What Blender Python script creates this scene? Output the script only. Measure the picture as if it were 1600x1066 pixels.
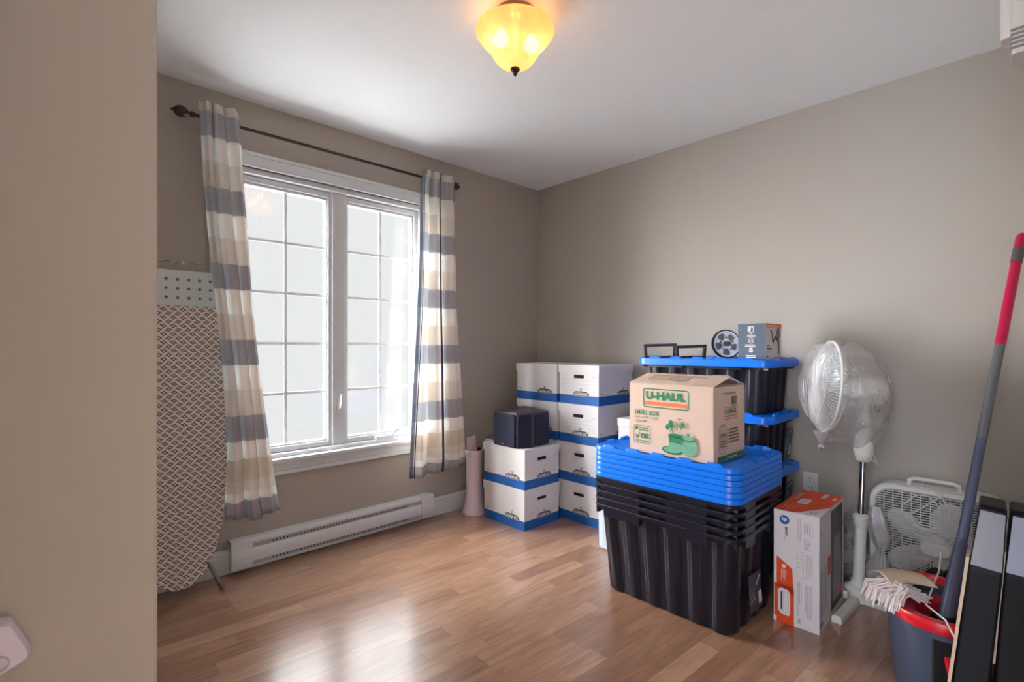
import bpy, math, random
from mathutils import Vector, Matrix
R = math.radians
PI = math.pi
random.seed(7)
for o in list(bpy.data.objects): bpy.data.objects.remove(o)
S = bpy.context.scene
COL = S.collection

# ------------------------------------------------------------------ camera
cd = bpy.data.cameras.new('camera'); cam = bpy.data.objects.new('camera', cd); COL.objects.link(cam)
cam.location = (-3.004, -2.853, 1.157)
cam.rotation_euler = (R(90), 0, -math.atan2(.689, .7247))
cd.sensor_width = 36; cd.lens = 783.5 / 1600 * 36; cd.shift_y = 8 / 1600; cd.clip_start = .02
S.camera = cam

# ------------------------------------------------------------------ world: bright overcast, with an added glow out of view on the left
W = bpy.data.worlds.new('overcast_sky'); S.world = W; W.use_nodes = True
wn = W.node_tree; wn.nodes.clear()
def wnode(t, **k):
    n = wn.nodes.new(t)
    for a, b in k.items(): setattr(n, a, b)
    return n
tc = wnode('ShaderNodeTexCoord'); out = wnode('ShaderNodeOutputWorld'); bg = wnode('ShaderNodeBackground')
def wmath(op, *a_):
    n = wnode('ShaderNodeMath', operation=op)
    for i, v in enumerate(a_):
        if isinstance(v, (int, float)): n.inputs[i].default_value = v
        else: wn.links.new(v, n.inputs[i])
    return n.outputs[0]
def ramp(v, lo, hi):
    n = wnode('ShaderNodeMapRange', interpolation_type='SMOOTHSTEP'); wn.links.new(v, n.inputs['Value'])
    n.inputs['From Min'].default_value = lo; n.inputs['From Max'].default_value = hi; return n.outputs['Result']
sepw = wnode('ShaderNodeSeparateXYZ'); wn.links.new(tc.outputs['Generated'], sepw.inputs[0])
DX, DY, DZ = sepw.outputs
# horizon haze; left glow, zenith and snowy-ground lobes shaped to light the room; added room-side fill
SKY_HAZE, SKY_GLOW, SKY_ZENITH, SNOW, ROOM_FILL = .66, 38.0, 6.5, 4.6, 7.2
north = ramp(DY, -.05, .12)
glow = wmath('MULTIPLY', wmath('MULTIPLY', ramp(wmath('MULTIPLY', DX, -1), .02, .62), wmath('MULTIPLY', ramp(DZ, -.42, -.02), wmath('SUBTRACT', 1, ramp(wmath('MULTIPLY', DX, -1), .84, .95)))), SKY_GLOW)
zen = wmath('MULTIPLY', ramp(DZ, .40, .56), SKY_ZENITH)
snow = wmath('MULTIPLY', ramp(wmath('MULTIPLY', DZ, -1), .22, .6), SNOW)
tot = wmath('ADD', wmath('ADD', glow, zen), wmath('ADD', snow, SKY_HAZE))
strength = wmath('ADD', wmath('MULTIPLY', north, tot), wmath('MULTIPLY', wmath('SUBTRACT', 1, north), ROOM_FILL))
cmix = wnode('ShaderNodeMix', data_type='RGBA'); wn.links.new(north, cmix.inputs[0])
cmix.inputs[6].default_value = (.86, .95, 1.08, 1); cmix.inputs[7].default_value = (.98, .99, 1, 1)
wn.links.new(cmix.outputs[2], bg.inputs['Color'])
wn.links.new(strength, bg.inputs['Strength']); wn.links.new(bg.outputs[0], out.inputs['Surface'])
S.view_settings.view_transform = 'Standard'; S.view_settings.look = 'None'
S.view_settings.gamma = 1; S.view_settings.use_curve_mapping = False
S.view_settings.exposure = .45

# ------------------------------------------------------------------ materials
def lin(c):
    r = []
    for v in c:
        v /= 255.
        r.append(v / 12.92 if v <= .04045 else ((v + .055) / 1.055) ** 2.4)
    return (*r, 1)
MATS = {}
def mat(name, rgb, rough=.5, metal=0, var=0.0, vscale=20, bump=0.0, bscale=60, trans=0, alpha=1, spec=.5, coat=0, sss=0):
    if name in MATS: return MATS[name]
    m = bpy.data.materials.new(name); m.use_nodes = True; nt = m.node_tree
    b = nt.nodes['Principled BSDF']
    b.inputs['Base Color'].default_value = lin(rgb); b.inputs['Roughness'].default_value = rough
    b.inputs['Metallic'].default_value = metal; b.inputs['Transmission Weight'].default_value = trans
    b.inputs['Alpha'].default_value = alpha; b.inputs['Specular IOR Level'].default_value = spec
    b.inputs['Coat Weight'].default_value = coat
    co = nt.nodes.new('ShaderNodeTexCoord')
    nz = nt.nodes.new('ShaderNodeTexNoise'); nz.inputs['Scale'].default_value = vscale; nz.inputs['Detail'].default_value = 4
    nt.links.new(co.outputs['Object'], nz.inputs['Vector'])
    v = max(var, .02)
    mx = nt.nodes.new('ShaderNodeMix'); mx.data_type = 'RGBA'
    c = lin(rgb)
    mx.inputs[6].default_value = (*[x * (1 - v) for x in c[:3]], 1); mx.inputs[7].default_value = (*[min(1, x * (1 + v)) for x in c[:3]], 1)
    nt.links.new(nz.outputs['Fac'], mx.inputs[0]); nt.links.new(mx.outputs[2], b.inputs['Base Color'])
    if bump:
        n2 = nt.nodes.new('ShaderNodeTexNoise'); n2.inputs['Scale'].default_value = bscale; n2.inputs['Detail'].default_value = 3
        nt.links.new(co.outputs['Object'], n2.inputs['Vector'])
        bp = nt.nodes.new('ShaderNodeBump'); bp.inputs['Strength'].default_value = bump; bp.inputs['Distance'].default_value = .01
        nt.links.new(n2.outputs['Fac'], bp.inputs['Height']); nt.links.new(bp.outputs[0], b.inputs['Normal'])
    MATS[name] = m
    return m
class NT:
    """small node-graph helper"""
    def __init__(s, m): s.nt = m.node_tree; s.N = s.nt.nodes; s.L = s.nt.links
    def new(s, t, **k):
        n = s.N.new(t)
        for a_, b_ in k.items(): setattr(n, a_, b_)
        return n
    def math(s, op, *a):
        n = s.new('ShaderNodeMath', operation=op)
        for i, v in enumerate(a):
            if isinstance(v, (int, float)): n.inputs[i].default_value = v
            else: s.L.new(v, n.inputs[i])
        return n.outputs[0]
    def mix(s, f, a, b):
        n = s.new('ShaderNodeMix', data_type='RGBA')
        for i, v in ((0, f), (6, a), (7, b)):
            if isinstance(v, (int, float, tuple)): n.inputs[i].default_value = v
            else: s.L.new(v, n.inputs[i])
        return n.outputs[2]
def newmat(name):
    m = bpy.data.materials.new(name); m.use_nodes = True; MATS[name] = m
    return m, NT(m), m.node_tree.nodes['Principled BSDF']

def floor_material():
    m, g, b = newmat('maple_plank_floor')
    co = g.new('ShaderNodeTexCoord'); mp = g.new('ShaderNodeMapping'); mp.inputs['Rotation'].default_value = (0, 0, R(3))
    g.L.new(co.outputs['Object'], mp.inputs[0])
    sp = g.new('ShaderNodeSeparateXYZ'); g.L.new(mp.outputs[0], sp.inputs[0])
    PWID, PL = .083, .62
    yy = g.math('DIVIDE', sp.outputs['Y'], PWID); row = g.math('FLOOR', yy)
    wn1 = g.new('ShaderNodeTexWhiteNoise', noise_dimensions='1D'); g.L.new(row, wn1.inputs['W'])
    xx = g.math('ADD', g.math('DIVIDE', sp.outputs['X'], PL), g.math('MULTIPLY', wn1.outputs['Value'], 7.3))
    colx = g.math('FLOOR', xx)
    cb = g.new('ShaderNodeCombineXYZ'); g.L.new(row, cb.inputs[0]); g.L.new(colx, cb.inputs[1])
    wn2 = g.new('ShaderNodeTexWhiteNoise', noise_dimensions='2D'); g.L.new(cb.outputs[0], wn2.inputs['Vector'])
    fy = g.math('FRACT', yy); fx = g.math('FRACT', xx)
    ey = g.math('MINIMUM', fy, g.math('SUBTRACT', 1, fy)); ex = g.math('MINIMUM', fx, g.math('SUBTRACT', 1, fx))
    seam = g.math('MAXIMUM', g.math('LESS_THAN', ey, .010), g.math('LESS_THAN', ex, .0018))
    mp2 = g.new('ShaderNodeMapping'); mp2.inputs['Scale'].default_value = (2.2, 15, 1); g.L.new(mp.outputs[0], mp2.inputs[0])
    off = g.new('ShaderNodeVectorMath', operation='SCALE'); g.L.new(wn2.outputs['Color'], off.inputs[0]); off.inputs['Scale'].default_value = 30
    ad = g.new('ShaderNodeVectorMath', operation='ADD'); g.L.new(mp2.outputs[0], ad.inputs[0]); g.L.new(off.outputs[0], ad.inputs[1])
    n1 = g.new('ShaderNodeTexNoise'); n1.inputs['Scale'].default_value = 1.6; n1.inputs['Detail'].default_value = 6; n1.inputs['Distortion'].default_value = 1.4; g.L.new(ad.outputs[0], n1.inputs['Vector'])
    base = g.mix(wn2.outputs['Value'], lin((152, 111, 88)), lin((184, 144, 118)))
    cr = g.new('ShaderNodeValToRGB'); cr.color_ramp.elements[0].position = .30; cr.color_ramp.elements[1].position = .62
    cr.color_ramp.elements[0].color = (.62, .56, .50, 1); cr.color_ramp.elements[1].color = (1.04, 1.04, 1.04, 1)
    g.L.new(n1.outputs['Fac'], cr.inputs[0])
    mul = g.new('ShaderNodeMix', data_type='RGBA', blend_type='MULTIPLY'); mul.inputs[0].default_value = .75
    g.L.new(base, mul.inputs[6]); g.L.new(cr.outputs[0], mul.inputs[7])
    n3 = g.new('ShaderNodeTexNoise'); n3.inputs['Scale'].default_value = 1.3; g.L.new(co.outputs['Object'], n3.inputs['Vector'])
    c2 = g.mix(g.math('MULTIPLY', seam, .55), mul.outputs[2], lin((92, 60, 44)))
    g.L.new(c2, b.inputs['Base Color'])
    b.inputs['Roughness'].default_value = .3
    b.inputs['Specular IOR Level'].default_value = .5; b.inputs['Coat Weight'].default_value = .8; b.inputs['Coat Roughness'].default_value = .2; b.inputs['Coat IOR'].default_value = 1.6
    n4 = g.new('ShaderNodeTexNoise'); n4.inputs['Scale'].default_value = 5; g.L.new(mp.outputs[0], n4.inputs['Vector'])
    hgt = g.math('SUBTRACT', g.math('MULTIPLY', n4.outputs['Fac'], .15), seam)
    bp = g.new('ShaderNodeBump'); bp.inputs['Strength'].default_value = .25; bp.inputs['Distance'].default_value = .002
    g.L.new(hgt, bp.inputs['Height']); g.L.new(bp.outputs[0], b.inputs['Normal'])
    return m

def lattice_material():
    m, g, b = newmat('lattice_print_cover')
    co = g.new('ShaderNodeTexCoord'); sp = g.new('ShaderNodeSeparateXYZ'); g.L.new(co.outputs['Object'], sp.inputs[0])
    P = .0385
    x = g.math('DIVIDE', sp.outputs['X'], P); z = g.math('DIVIDE', sp.outputs['Z'], P)
    a = g.math('ADD', x, z); bb = g.math('SUBTRACT', x, z)
    ra = g.math('ROUND', a); rb = g.math('ROUND', bb)
    da, db = g.math('SUBTRACT', a, ra), g.math('SUBTRACT', bb, rb)
    fa, fb = g.math('ABSOLUTE', da), g.math('ABSOLUTE', db)
    same = g.math('GREATER_THAN', g.math('MULTIPLY', da, db), 0)
    par = g.math('GREATER_THAN', g.math('ABSOLUTE', g.math('MODULO', g.math('ADD', ra, rb), 2)), .5)
    def band(v): return g.math('MULTIPLY', g.math('GREATER_THAN', v, .135), g.math('LESS_THAN', v, .285))
    ba, bbd = band(fa), band(fb)
    ina, inb = g.math('LESS_THAN', fa, .285), g.math('LESS_THAN', fb, .285)
    ring = g.math('MAXIMUM', g.math('MULTIPLY', bbd, ina), g.math('MULTIPLY', ba, inb))
    even = g.math('MAXIMUM', ring, g.math('MULTIPLY', bbd, same)); odd = g.math('MAXIMUM', ring, g.math('MULTIPLY', ba, same))
    d = g.math('ADD', g.math('MULTIPLY', even, g.math('SUBTRACT', 1, par)), g.math('MULTIPLY', odd, par))
    g.L.new(g.mix(d, lin((232, 222, 216)), lin((98, 88, 84))), b.inputs['Base Color'])
    b.inputs['Roughness'].default_value = .85
    return m

def curtain_material():
    m = bpy.data.materials.new('plaid_curtain_cotton'); m.use_nodes = True; MATS['curtain'] = m
    g = NT(m); g.N.clear()
    uv = g.new('ShaderNodeUVMap'); sp = g.new('ShaderNodeSeparateXYZ'); g.L.new(uv.outputs[0], sp.inputs[0])
    u, v = sp.outputs['X'], sp.outputs['Y']           # u metres across the cloth, v metres down from the header
    t = g.math('FRACT', g.math('DIVIDE', g.math('SUBTRACT', v, .045), .362))
    body = g.math('MULTIPLY', g.math('LESS_THAN', t, .335), g.math('LESS_THAN', v, 1.72))
    top = g.math('GREATER_THAN', v, .045)
    hem = g.math('GREATER_THAN', v, 1.895)
    band = g.math('MAXIMUM', g.math('MULTIPLY', body, top), hem)
    half = g.math('GREATER_THAN', t, .66)
    tan = g.math('MULTIPLY', g.math('GREATER_THAN', v, 1.70), g.math('LESS_THAN', v, 1.80))
    su = g.math('FRACT', g.math('DIVIDE', u, .34))
    vs = g.math('LESS_THAN', su, .5)
    cream = g.mix(vs, lin((246, 239, 233)), lin((250, 251, 250)))
    cream2 = g.mix(half, cream, lin((236, 230, 223)))
    grey = g.mix(vs, lin((190, 185, 188)), lin((206, 209, 214)))
    c = g.mix(band, cream2, grey)
    c = g.mix(g.math('MULTIPLY', tan, .8), c, lin((226, 216, 203)))
    edge = g.math('LESS_THAN', u, .075)
    c = g.mix(g.math('MULTIPLY', edge, .75), c, lin((118, 132, 150)))
    line = g.math('LESS_THAN', g.math('ABSOLUTE', g.math('SUBTRACT', u, .088)), .0045)
    line2 = g.math('LESS_THAN', g.math('ABSOLUTE', g.math('SUBTRACT', u, .62)), .022)
    c = g.mix(line, c, lin((62, 66, 92)))
    c = g.mix(g.math('MULTIPLY', line2, .92), c, lin((60, 64, 90)))
    n = g.new('ShaderNodeTexNoise'); n.inputs['Scale'].default_value = 260; g.L.new(uv.outputs[0], n.inputs['Vector'])
    bp = g.new('ShaderNodeBump'); bp.inputs['Strength'].default_value = .25; bp.inputs['Distance'].default_value = .001; g.L.new(n.outputs['Fac'], bp.inputs['Height'])
    df = g.new('ShaderNodeBsdfDiffuse'); tr = g.new('ShaderNodeBsdfTranslucent'); mx = g.new('ShaderNodeMixShader'); mx.inputs[0].default_value = .42
    for k in (df, tr): g.L.new(c, k.inputs['Color']); g.L.new(bp.outputs[0], k.inputs['Normal'])
    g.L.new(df.outputs[0], mx.inputs[1]); g.L.new(tr.outputs[0], mx.inputs[2])
    o = g.new('ShaderNodeOutputMaterial'); g.L.new(mx.outputs[0], o.inputs[0])
    return m

def film_material(name, dens, tint=(225, 220, 222), scale=18):
    """thin crumpled polythene: part see-through, part milky"""
    m = bpy.data.materials.new(name); m.use_nodes = True; MATS[name] = m
    g = NT(m); g.N.clear()
    co = g.new('ShaderNodeTexCoord'); n = g.new('ShaderNodeTexNoise'); n.inputs['Scale'].default_value = scale; n.inputs['Detail'].default_value = 5; n.inputs['Distortion'].default_value = 1.5
    mp = g.new('ShaderNodeMapping'); mp.inputs['Scale'].default_value = (1, 1, .35); g.L.new(co.outputs['Object'], mp.inputs[0]); g.L.new(mp.outputs[0], n.inputs['Vector'])
    bp = g.new('ShaderNodeBump'); bp.inputs['Strength'].default_value = .9; bp.inputs['Distance'].default_value = .02; g.L.new(n.outputs['Fac'], bp.inputs['Height'])
    tp = g.new('ShaderNodeBsdfTransparent'); df = g.new('ShaderNodeBsdfDiffuse'); tr = g.new('ShaderNodeBsdfTranslucent'); gl = g.new('ShaderNodeBsdfGlossy')
    for k in (df, tr): k.inputs['Color'].default_value = lin(tint); g.L.new(bp.outputs[0], k.inputs['Normal'])
    gl.inputs['Roughness'].default_value = .22; g.L.new(bp.outputs[0], gl.inputs['Normal'])
    a = g.new('ShaderNodeMixShader'); a.inputs[0].default_value = .5; g.L.new(df.outputs[0], a.inputs[1]); g.L.new(tr.outputs[0], a.inputs[2])
    b2 = g.new('ShaderNodeMixShader'); b2.inputs[0].default_value = .22; g.L.new(a.outputs[0], b2.inputs[1]); g.L.new(gl.outputs[0], b2.inputs[2])
    c = g.new('ShaderNodeMixShader'); f = g.math('MULTIPLY_ADD', n.outputs['Fac'], .5, dens - .25); g.L.new(f, c.inputs[0])
    g.L.new(tp.outputs[0], c.inputs[1]); g.L.new(b2.outputs[0], c.inputs[2])
    o = g.new('ShaderNodeOutputMaterial'); g.L.new(c.outputs[0], o.inputs[0])
    return m

def glass_shade_material():
    m = bpy.data.materials.new('amber_alabaster_glass'); m.use_nodes = True
    g = NT(m); g.N.clear()
    co = g.new('ShaderNodeTexCoord'); n = g.new('ShaderNodeTexNoise'); n.inputs['Scale'].default_value = 12; n.inputs['Detail'].default_value = 3; n.inputs['Distortion'].default_value = 2; g.L.new(co.outputs['Object'], n.inputs['Vector'])
    c = g.mix(n.outputs['Fac'], lin((250, 200, 136)), lin((255, 222, 170)))
    tr = g.new('ShaderNodeBsdfTranslucent'); df = g.new('ShaderNodeBsdfDiffuse'); gl = g.new('ShaderNodeBsdfGlossy'); gl.inputs['Roughness'].default_value = .2
    tp = g.new('ShaderNodeBsdfTransparent')
    for k in (tr, df, tp): g.L.new(c, k.inputs['Color'])
    a = g.new('ShaderNodeMixShader'); a.inputs[0].default_value = .35; g.L.new(tr.outputs[0], a.inputs[1]); g.L.new(df.outputs[0], a.inputs[2])
    b2 = g.new('ShaderNodeMixShader'); b2.inputs[0].default_value = .05; g.L.new(a.outputs[0], b2.inputs[1]); g.L.new(gl.outputs[0], b2.inputs[2])
    c3 = g.new('ShaderNodeMixShader'); c3.inputs[0].default_value = .2; g.L.new(b2.outputs[0], c3.inputs[1]); g.L.new(tp.outputs[0], c3.inputs[2])
    o = g.new('ShaderNodeOutputMaterial'); g.L.new(c3.outputs[0], o.inputs[0])
    return m
def emit_material(name, rgb, s):
    m = bpy.data.materials.new(name); m.use_nodes = True; g = NT(m); g.N.clear()
    e = g.new('ShaderNodeEmission'); e.inputs['Color'].default_value = lin(rgb); e.inputs['Strength'].default_value = s
    o = g.new('ShaderNodeOutputMaterial'); g.L.new(e.outputs[0], o.inputs[0]); return m
def pane_material():
    m = bpy.data.materials.new('window_glass'); m.use_nodes = True; g = NT(m); g.N.clear()
    tp = g.new('ShaderNodeBsdfTransparent'); tp.inputs['Color'].default_value = (.97, .98, .98, 1); gl = g.new('ShaderNodeBsdfGlossy'); gl.inputs['Roughness'].default_value = .02
    a = g.new('ShaderNodeMixShader'); a.inputs[0].default_value = .06; g.L.new(tp.outputs[0], a.inputs[1]); g.L.new(gl.outputs[0], a.inputs[2])
    o = g.new('ShaderNodeOutputMaterial'); g.L.new(a.outputs[0], o.inputs[0]); return m

WALL = mat('taupe_wall_paint', (176, 168, 159), .62, var=.015, vscale=3, bump=.04, bscale=300, spec=.35)
CEIL = mat('ceiling_white_paint', (242, 245, 247), .8, bump=.05, bscale=200)
TRIM = mat('white_gloss_trim', (212, 216, 218), .35)
FLOOR = floor_material()
VINYL = mat('white_window_vinyl', (206, 208, 210), .4)
MUNT = mat('grey_muntin', (206, 207, 209), .5)
HEAT = mat('heater_white_enamel', (222, 224, 225), .4)
FIN = mat('heater_fin_grey', (176, 178, 180), .5)
DARK = mat('dark_gap', (28, 28, 30), .9)
BRONZE = mat('dark_bronze_metal', (62, 50, 44), .35, metal=.6)
CARD = mat('white_cardboard', (222, 219, 220), .75, var=.02)
BLUEP = mat('blue_print', (22, 92, 168), .6)
INK = mat('black_ink', (44, 44, 52), .6)
GREYINK = mat('grey_ink', (178, 178, 182), .7)
TOTE = mat('black_tote_plastic', (27, 26, 40), .36, spec=.35, var=.05, bump=.05, bscale=90)
LIDB = mat('bright_blue_lid_plastic', (8, 118, 240), .3, var=.04, bump=.03, bscale=70)
KRAFT = mat('kraft_cardboard', (216, 190, 174), .8, var=.04, vscale=14)
GREENP = mat('green_print', (32, 128, 88), .7)
GREENL = mat('light_green_print', (112, 172, 140), .7, var=.25, vscale=40)
ORANGEP = mat('orange_print', (236, 122, 66), .7)
NAVY = mat('navy_speaker_cloth', (30, 36, 58), .85, bump=.2, bscale=900)
SPKTOP = mat('speaker_case_plastic', (72, 60, 66), .4)
WPLAST = mat('white_plastic', (222, 218, 214), .4)
WPINK = mat('pale_pink_plastic', (226, 205, 214), .4)
CHROME = mat('chrome_tube', (200, 202, 206), .15, metal=1)
GREYMET = mat('grey_painted_steel', (128, 122, 120), .4, metal=.4)
RED = mat('red_plastic', (214, 22, 40), .3)
CRIMSON = mat('crimson_handle', (190, 14, 70), .3)
SLATE = mat('slate_grey_plastic', (70, 80, 100), .4)
BLACKP = mat('black_plastic', (14, 14, 20), .5, spec=.2)
BLACKF = mat('black_fabric', (20, 20, 26), .8, bump=.5, bscale=25)

# ------------------------------------------------------------------ mesh builder
class MB:
    def __init__(s): s.v = []; s.f = []; s.m = []; s.uv = None
    def add(s, vs, fs, mi=0, M=None):
        k = len(s.v)
        for p in vs:
            p = Vector(p)
            s.v.append(M @ p if M else p)
        for f in fs: s.f.append([i + k for i in f]); s.m.append(mi)
        return s
    def box(s, a, b, mi=0, M=None):
        x0, y0, z0 = a; x1, y1, z1 = b
        if x0 > x1: x0, x1 = x1, x0
        if y0 > y1: y0, y1 = y1, y0
        if z0 > z1: z0, z1 = z1, z0
        vs = [(x0, y0, z0), (x1, y0, z0), (x1, y1, z0), (x0, y1, z0), (x0, y0, z1), (x1, y0, z1), (x1, y1, z1), (x0, y1, z1)]
        return s.add(vs, [(3, 2, 1, 0), (4, 5, 6, 7), (0, 1, 5, 4), (1, 2, 6, 5), (2, 3, 7, 6), (3, 0, 4, 7)], mi, M)
    def loft(s, rings, mi=0, cap0=True, cap1=True, closed=True, M=None):
        n = len(rings[0]); vs = [p for r in rings for p in r]; fs = []
        for i in range(len(rings) - 1):
            for j in range(n if closed else n - 1):
                a_ = i * n + j; b_ = i * n + (j + 1) % n
                fs.append((a_, b_, b_ + n, a_ + n))
        if cap0: fs.append(tuple(range(n - 1, -1, -1)))
        if cap1: fs.append(tuple((len(rings) - 1) * n + j for j in range(n)))
        return s.add(vs, fs, mi, M)
    def tube(s, pts, r, n=8, mi=0, M=None, cap=True):
        pts = [Vector(p) for p in pts]; rings = []; rr = r if isinstance(r, (list, tuple)) else [r] * len(pts)
        up = None
        for i, p in enumerate(pts):
            t = (pts[min(i + 1, len(pts) - 1)] - pts[max(i - 1, 0)]).normalized()
            if up is None:
                up = Vector((0, 0, 1)) if abs(t.z) < .9 else Vector((1, 0, 0))
            x = t.cross(up).normalized(); y = x.cross(t).normalized(); up = y
            rings.append([p + (x * math.cos(2 * PI * k / n) + y * math.sin(2 * PI * k / n)) * rr[i] for k in range(n)])
        return s.loft(rings, mi, cap, cap, True, M)
    def lathe(s, prof, n=32, mi=0, M=None, cap0=True, cap1=True):
        rings = [[(r * math.cos(2 * PI * k / n), r * math.sin(2 * PI * k / n), z) for k in range(n)] for r, z in prof]
        return s.loft(rings, mi, cap0, cap1, True, M)
    def grid(s, P, nu, nv, mi=0, M=None):
        vs = [P(i / nu, j / nv) for j in range(nv + 1) for i in range(nu + 1)]
        fs = [(j * (nu + 1) + i, j * (nu + 1) + i + 1, (j + 1) * (nu + 1) + i + 1, (j + 1) * (nu + 1) + i) for j in range(nv) for i in range(nu)]
        return s.add(vs, fs, mi, M)
    def obj(s, name, mats, parent=None, loc=None, smooth=False, bevel=0, solid=0, seg=2):
        me = bpy.data.meshes.new(name); me.from_pydata([tuple(p) for p in s.v], [], s.f)
        if not isinstance(mats, (list, tuple)): mats = [mats]
        for m_ in mats: me.materials.append(m_)
        for p, i in zip(me.polygons, s.m): p.material_index = min(i, len(mats) - 1)
        me.validate(); me.update()
        if smooth:
            me.shade_smooth() if hasattr(me, 'shade_smooth') else None
            try: me.set_sharp_from_angle(angle=R(smooth if smooth is not True else 38))
            except Exception: pass
        o = bpy.data.objects.new(name, me); COL.objects.link(o)
        if parent: o.parent = parent
        if loc: o.location = loc
        if solid:
            m_ = o.modifiers.new('thickness', 'SOLIDIFY'); m_.thickness = solid
        if bevel:
            m_ = o.modifiers.new('edges', 'BEVEL'); m_.width = bevel; m_.segments = seg; m_.limit_method = 'ANGLE'; m_.angle_limit = R(40)
        return o
def rrect(L, Wd, r, n=6):
    """rounded rectangle outline: x half-extent L/2, y half-extent Wd/2 -> list of (x, y)"""
    pts = []
    for cx, cy, a0 in ((L / 2 - r, Wd / 2 - r, 0), (-L / 2 + r, Wd / 2 - r, 90), (-L / 2 + r, -Wd / 2 + r, 180), (L / 2 - r, -Wd / 2 + r, 270)):
        for k in range(n + 1):
            a_ = R(a0 + 90 * k / n); pts.append((cx + r * math.cos(a_), cy + r * math.sin(a_)))
    return pts
def dense(pts, step):
    outp = []
    for i, p in enumerate(pts):
        q = pts[(i + 1) % len(pts)]; d = math.dist(p, q); k = max(1, int(d / step))
        for j in range(k): outp.append((p[0] + (q[0] - p[0]) * j / k, p[1] + (q[1] - p[1]) * j / k))
    return outp
def tag(o, label, cat, group=None):
    o['label'] = label; o['category'] = cat
    if group: o['group'] = group
    return o
def thing(name, label, cat, loc=(0, 0, 0), rz=0, group=None):
    o = bpy.data.objects.new(name, None); COL.objects.link(o); o.empty_display_size = .05
    o.location = loc; o.rotation_euler = (0, 0, rz)
    return tag(o, label, cat, group)
def struct(o): o['kind'] = 'structure'; return o
def dup(o, parent=None):
    c = o.copy(); COL.objects.link(c); c.parent = parent
    for ch in list(o.children): dup(ch, c)
    return c
def copy_thing(o, loc, rz, label, sz=1):
    c = dup(o); c.location = loc; c.rotation_euler = (0, 0, rz); c['label'] = label; c.scale = (1, 1, sz); return c

# lettering: flat text outlines turned into mesh faces
_tc = {}
def text_geo(s, bold=0.0):
    if (s, bold) in _tc: return _tc[(s, bold)]
    cu = bpy.data.curves.new('lettering', 'FONT'); cu.body = s; cu.size = 1; cu.resolution_u = 3; cu.offset = bold
    o = bpy.data.objects.new('lettering', cu); COL.objects.link(o)
    bpy.context.view_layer.update()
    me = bpy.data.meshes.new_from_object(o.evaluated_get(bpy.context.evaluated_depsgraph_get()))
    vs = [v.co.copy() for v in me.vertices]; fs = [tuple(p.vertices) for p in me.polygons]
    bpy.data.objects.remove(o); bpy.data.curves.remove(cu); bpy.data.meshes.remove(me)
    if vs:
        x0 = min(v.x for v in vs); x1 = max(v.x for v in vs); y0 = min(v.y for v in vs); y1 = max(v.y for v in vs)
    else: x0 = x1 = y0 = y1 = 0
    _tc[(s, bold)] = (vs, fs, x0, x1, y0, y1); return _tc[(s, bold)]
class Face:
    """printing on a flat face: o = lower-left corner, ux = right, uy = up, n = outward; coordinates in metres"""
    def __init__(s, o, ux, uy, lift=.0006):
        s.o = Vector(o); s.ux = Vector(ux).normalized(); s.uy = Vector(uy).normalized(); s.n = s.ux.cross(s.uy).normalized(); s.mb = MB(); s.lift = lift
    def P(s, x, y, k=0): return s.o + s.ux * x + s.uy * y + s.n * (s.lift * (1 + k))
    def rect(s, x0, y0, x1, y1, mi=0, k=0):
        s.mb.add([s.P(x0, y0, k), s.P(x1, y0, k), s.P(x1, y1, k), s.P(x0, y1, k)], [(0, 1, 2, 3)], mi); return s
    def poly(s, pts, mi=0, k=0):
        s.mb.add([s.P(x, y, k) for x, y in pts], [tuple(range(len(pts)))], mi); return s
    def disc(s, cx, cy, rx, ry=None, mi=0, k=0, n=24):
        ry = ry or rx
        return s.poly([(cx + rx * math.cos(2 * PI * i / n), cy + ry * math.sin(2 * PI * i / n)) for i in range(n)], mi, k)
    def frame(s, x0, y0, x1, y1, w, r=0.006, mi=0, k=0):
        a_ = [(px + (x0 + x1) / 2, py + (y0 + y1) / 2) for px, py in rrect(x1 - x0, y1 - y0, r)]
        b_ = [(px + (x0 + x1) / 2, py + (y0 + y1) / 2) for px, py in rrect(x1 - x0 - 2 * w, y1 - y0 - 2 * w, max(r - w, .0005))]
        n = len(a_)
        s.mb.add([s.P(x, y, k) for x, y in a_ + b_], [(i, (i + 1) % n, n + (i + 1) % n, n + i) for i in range(n)], mi); return s
    def text(s, t, x0, y0, width=None, height=None, mi=0, k=0, bold=0.0, rot=0):
        vs, fs, a0, a1, b0, b1 = text_geo(t, bold)
        w, h = a1 - a0, b1 - b0
        sx = (width / w) if width else (height / h); sy = (height / h) if height else sx
        c, sn = math.cos(R(rot)), math.sin(R(rot)); pts = []
        for v in vs:
            x, y = (v.x - a0) * sx, (v.y - b0) * sy
            pts.append(s.P(x0 + x * c - y * sn, y0 + x * sn + y * c, k))
        s.mb.add(pts, fs, mi); return s
    def lines(s, x0, y0, x1, y1, n, mi=0, fill=.5, rag=.25, vertical=False, k=0):
        """small print too fine to read in the photograph: rows of thin strokes"""
        rnd = random.Random(int(x0 * 9999) + n)
        for i in range(n):
            if vertical:
                w = (x1 - x0) / n; xa = x0 + i * w
                s.rect(xa, y0 + (y1 - y0) * rag * rnd.random(), xa + w * fill, y1, mi, k)
            else:
                h = (y1 - y0) / n; ya = y1 - (i + 1) * h
                s.rect(x0, ya, x1 - (x1 - x0) * rag * rnd.random(), ya + h * fill, mi, k)
        return s
    def obj(s, name, mats, parent): return s.mb.obj(name, mats, parent)

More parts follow.
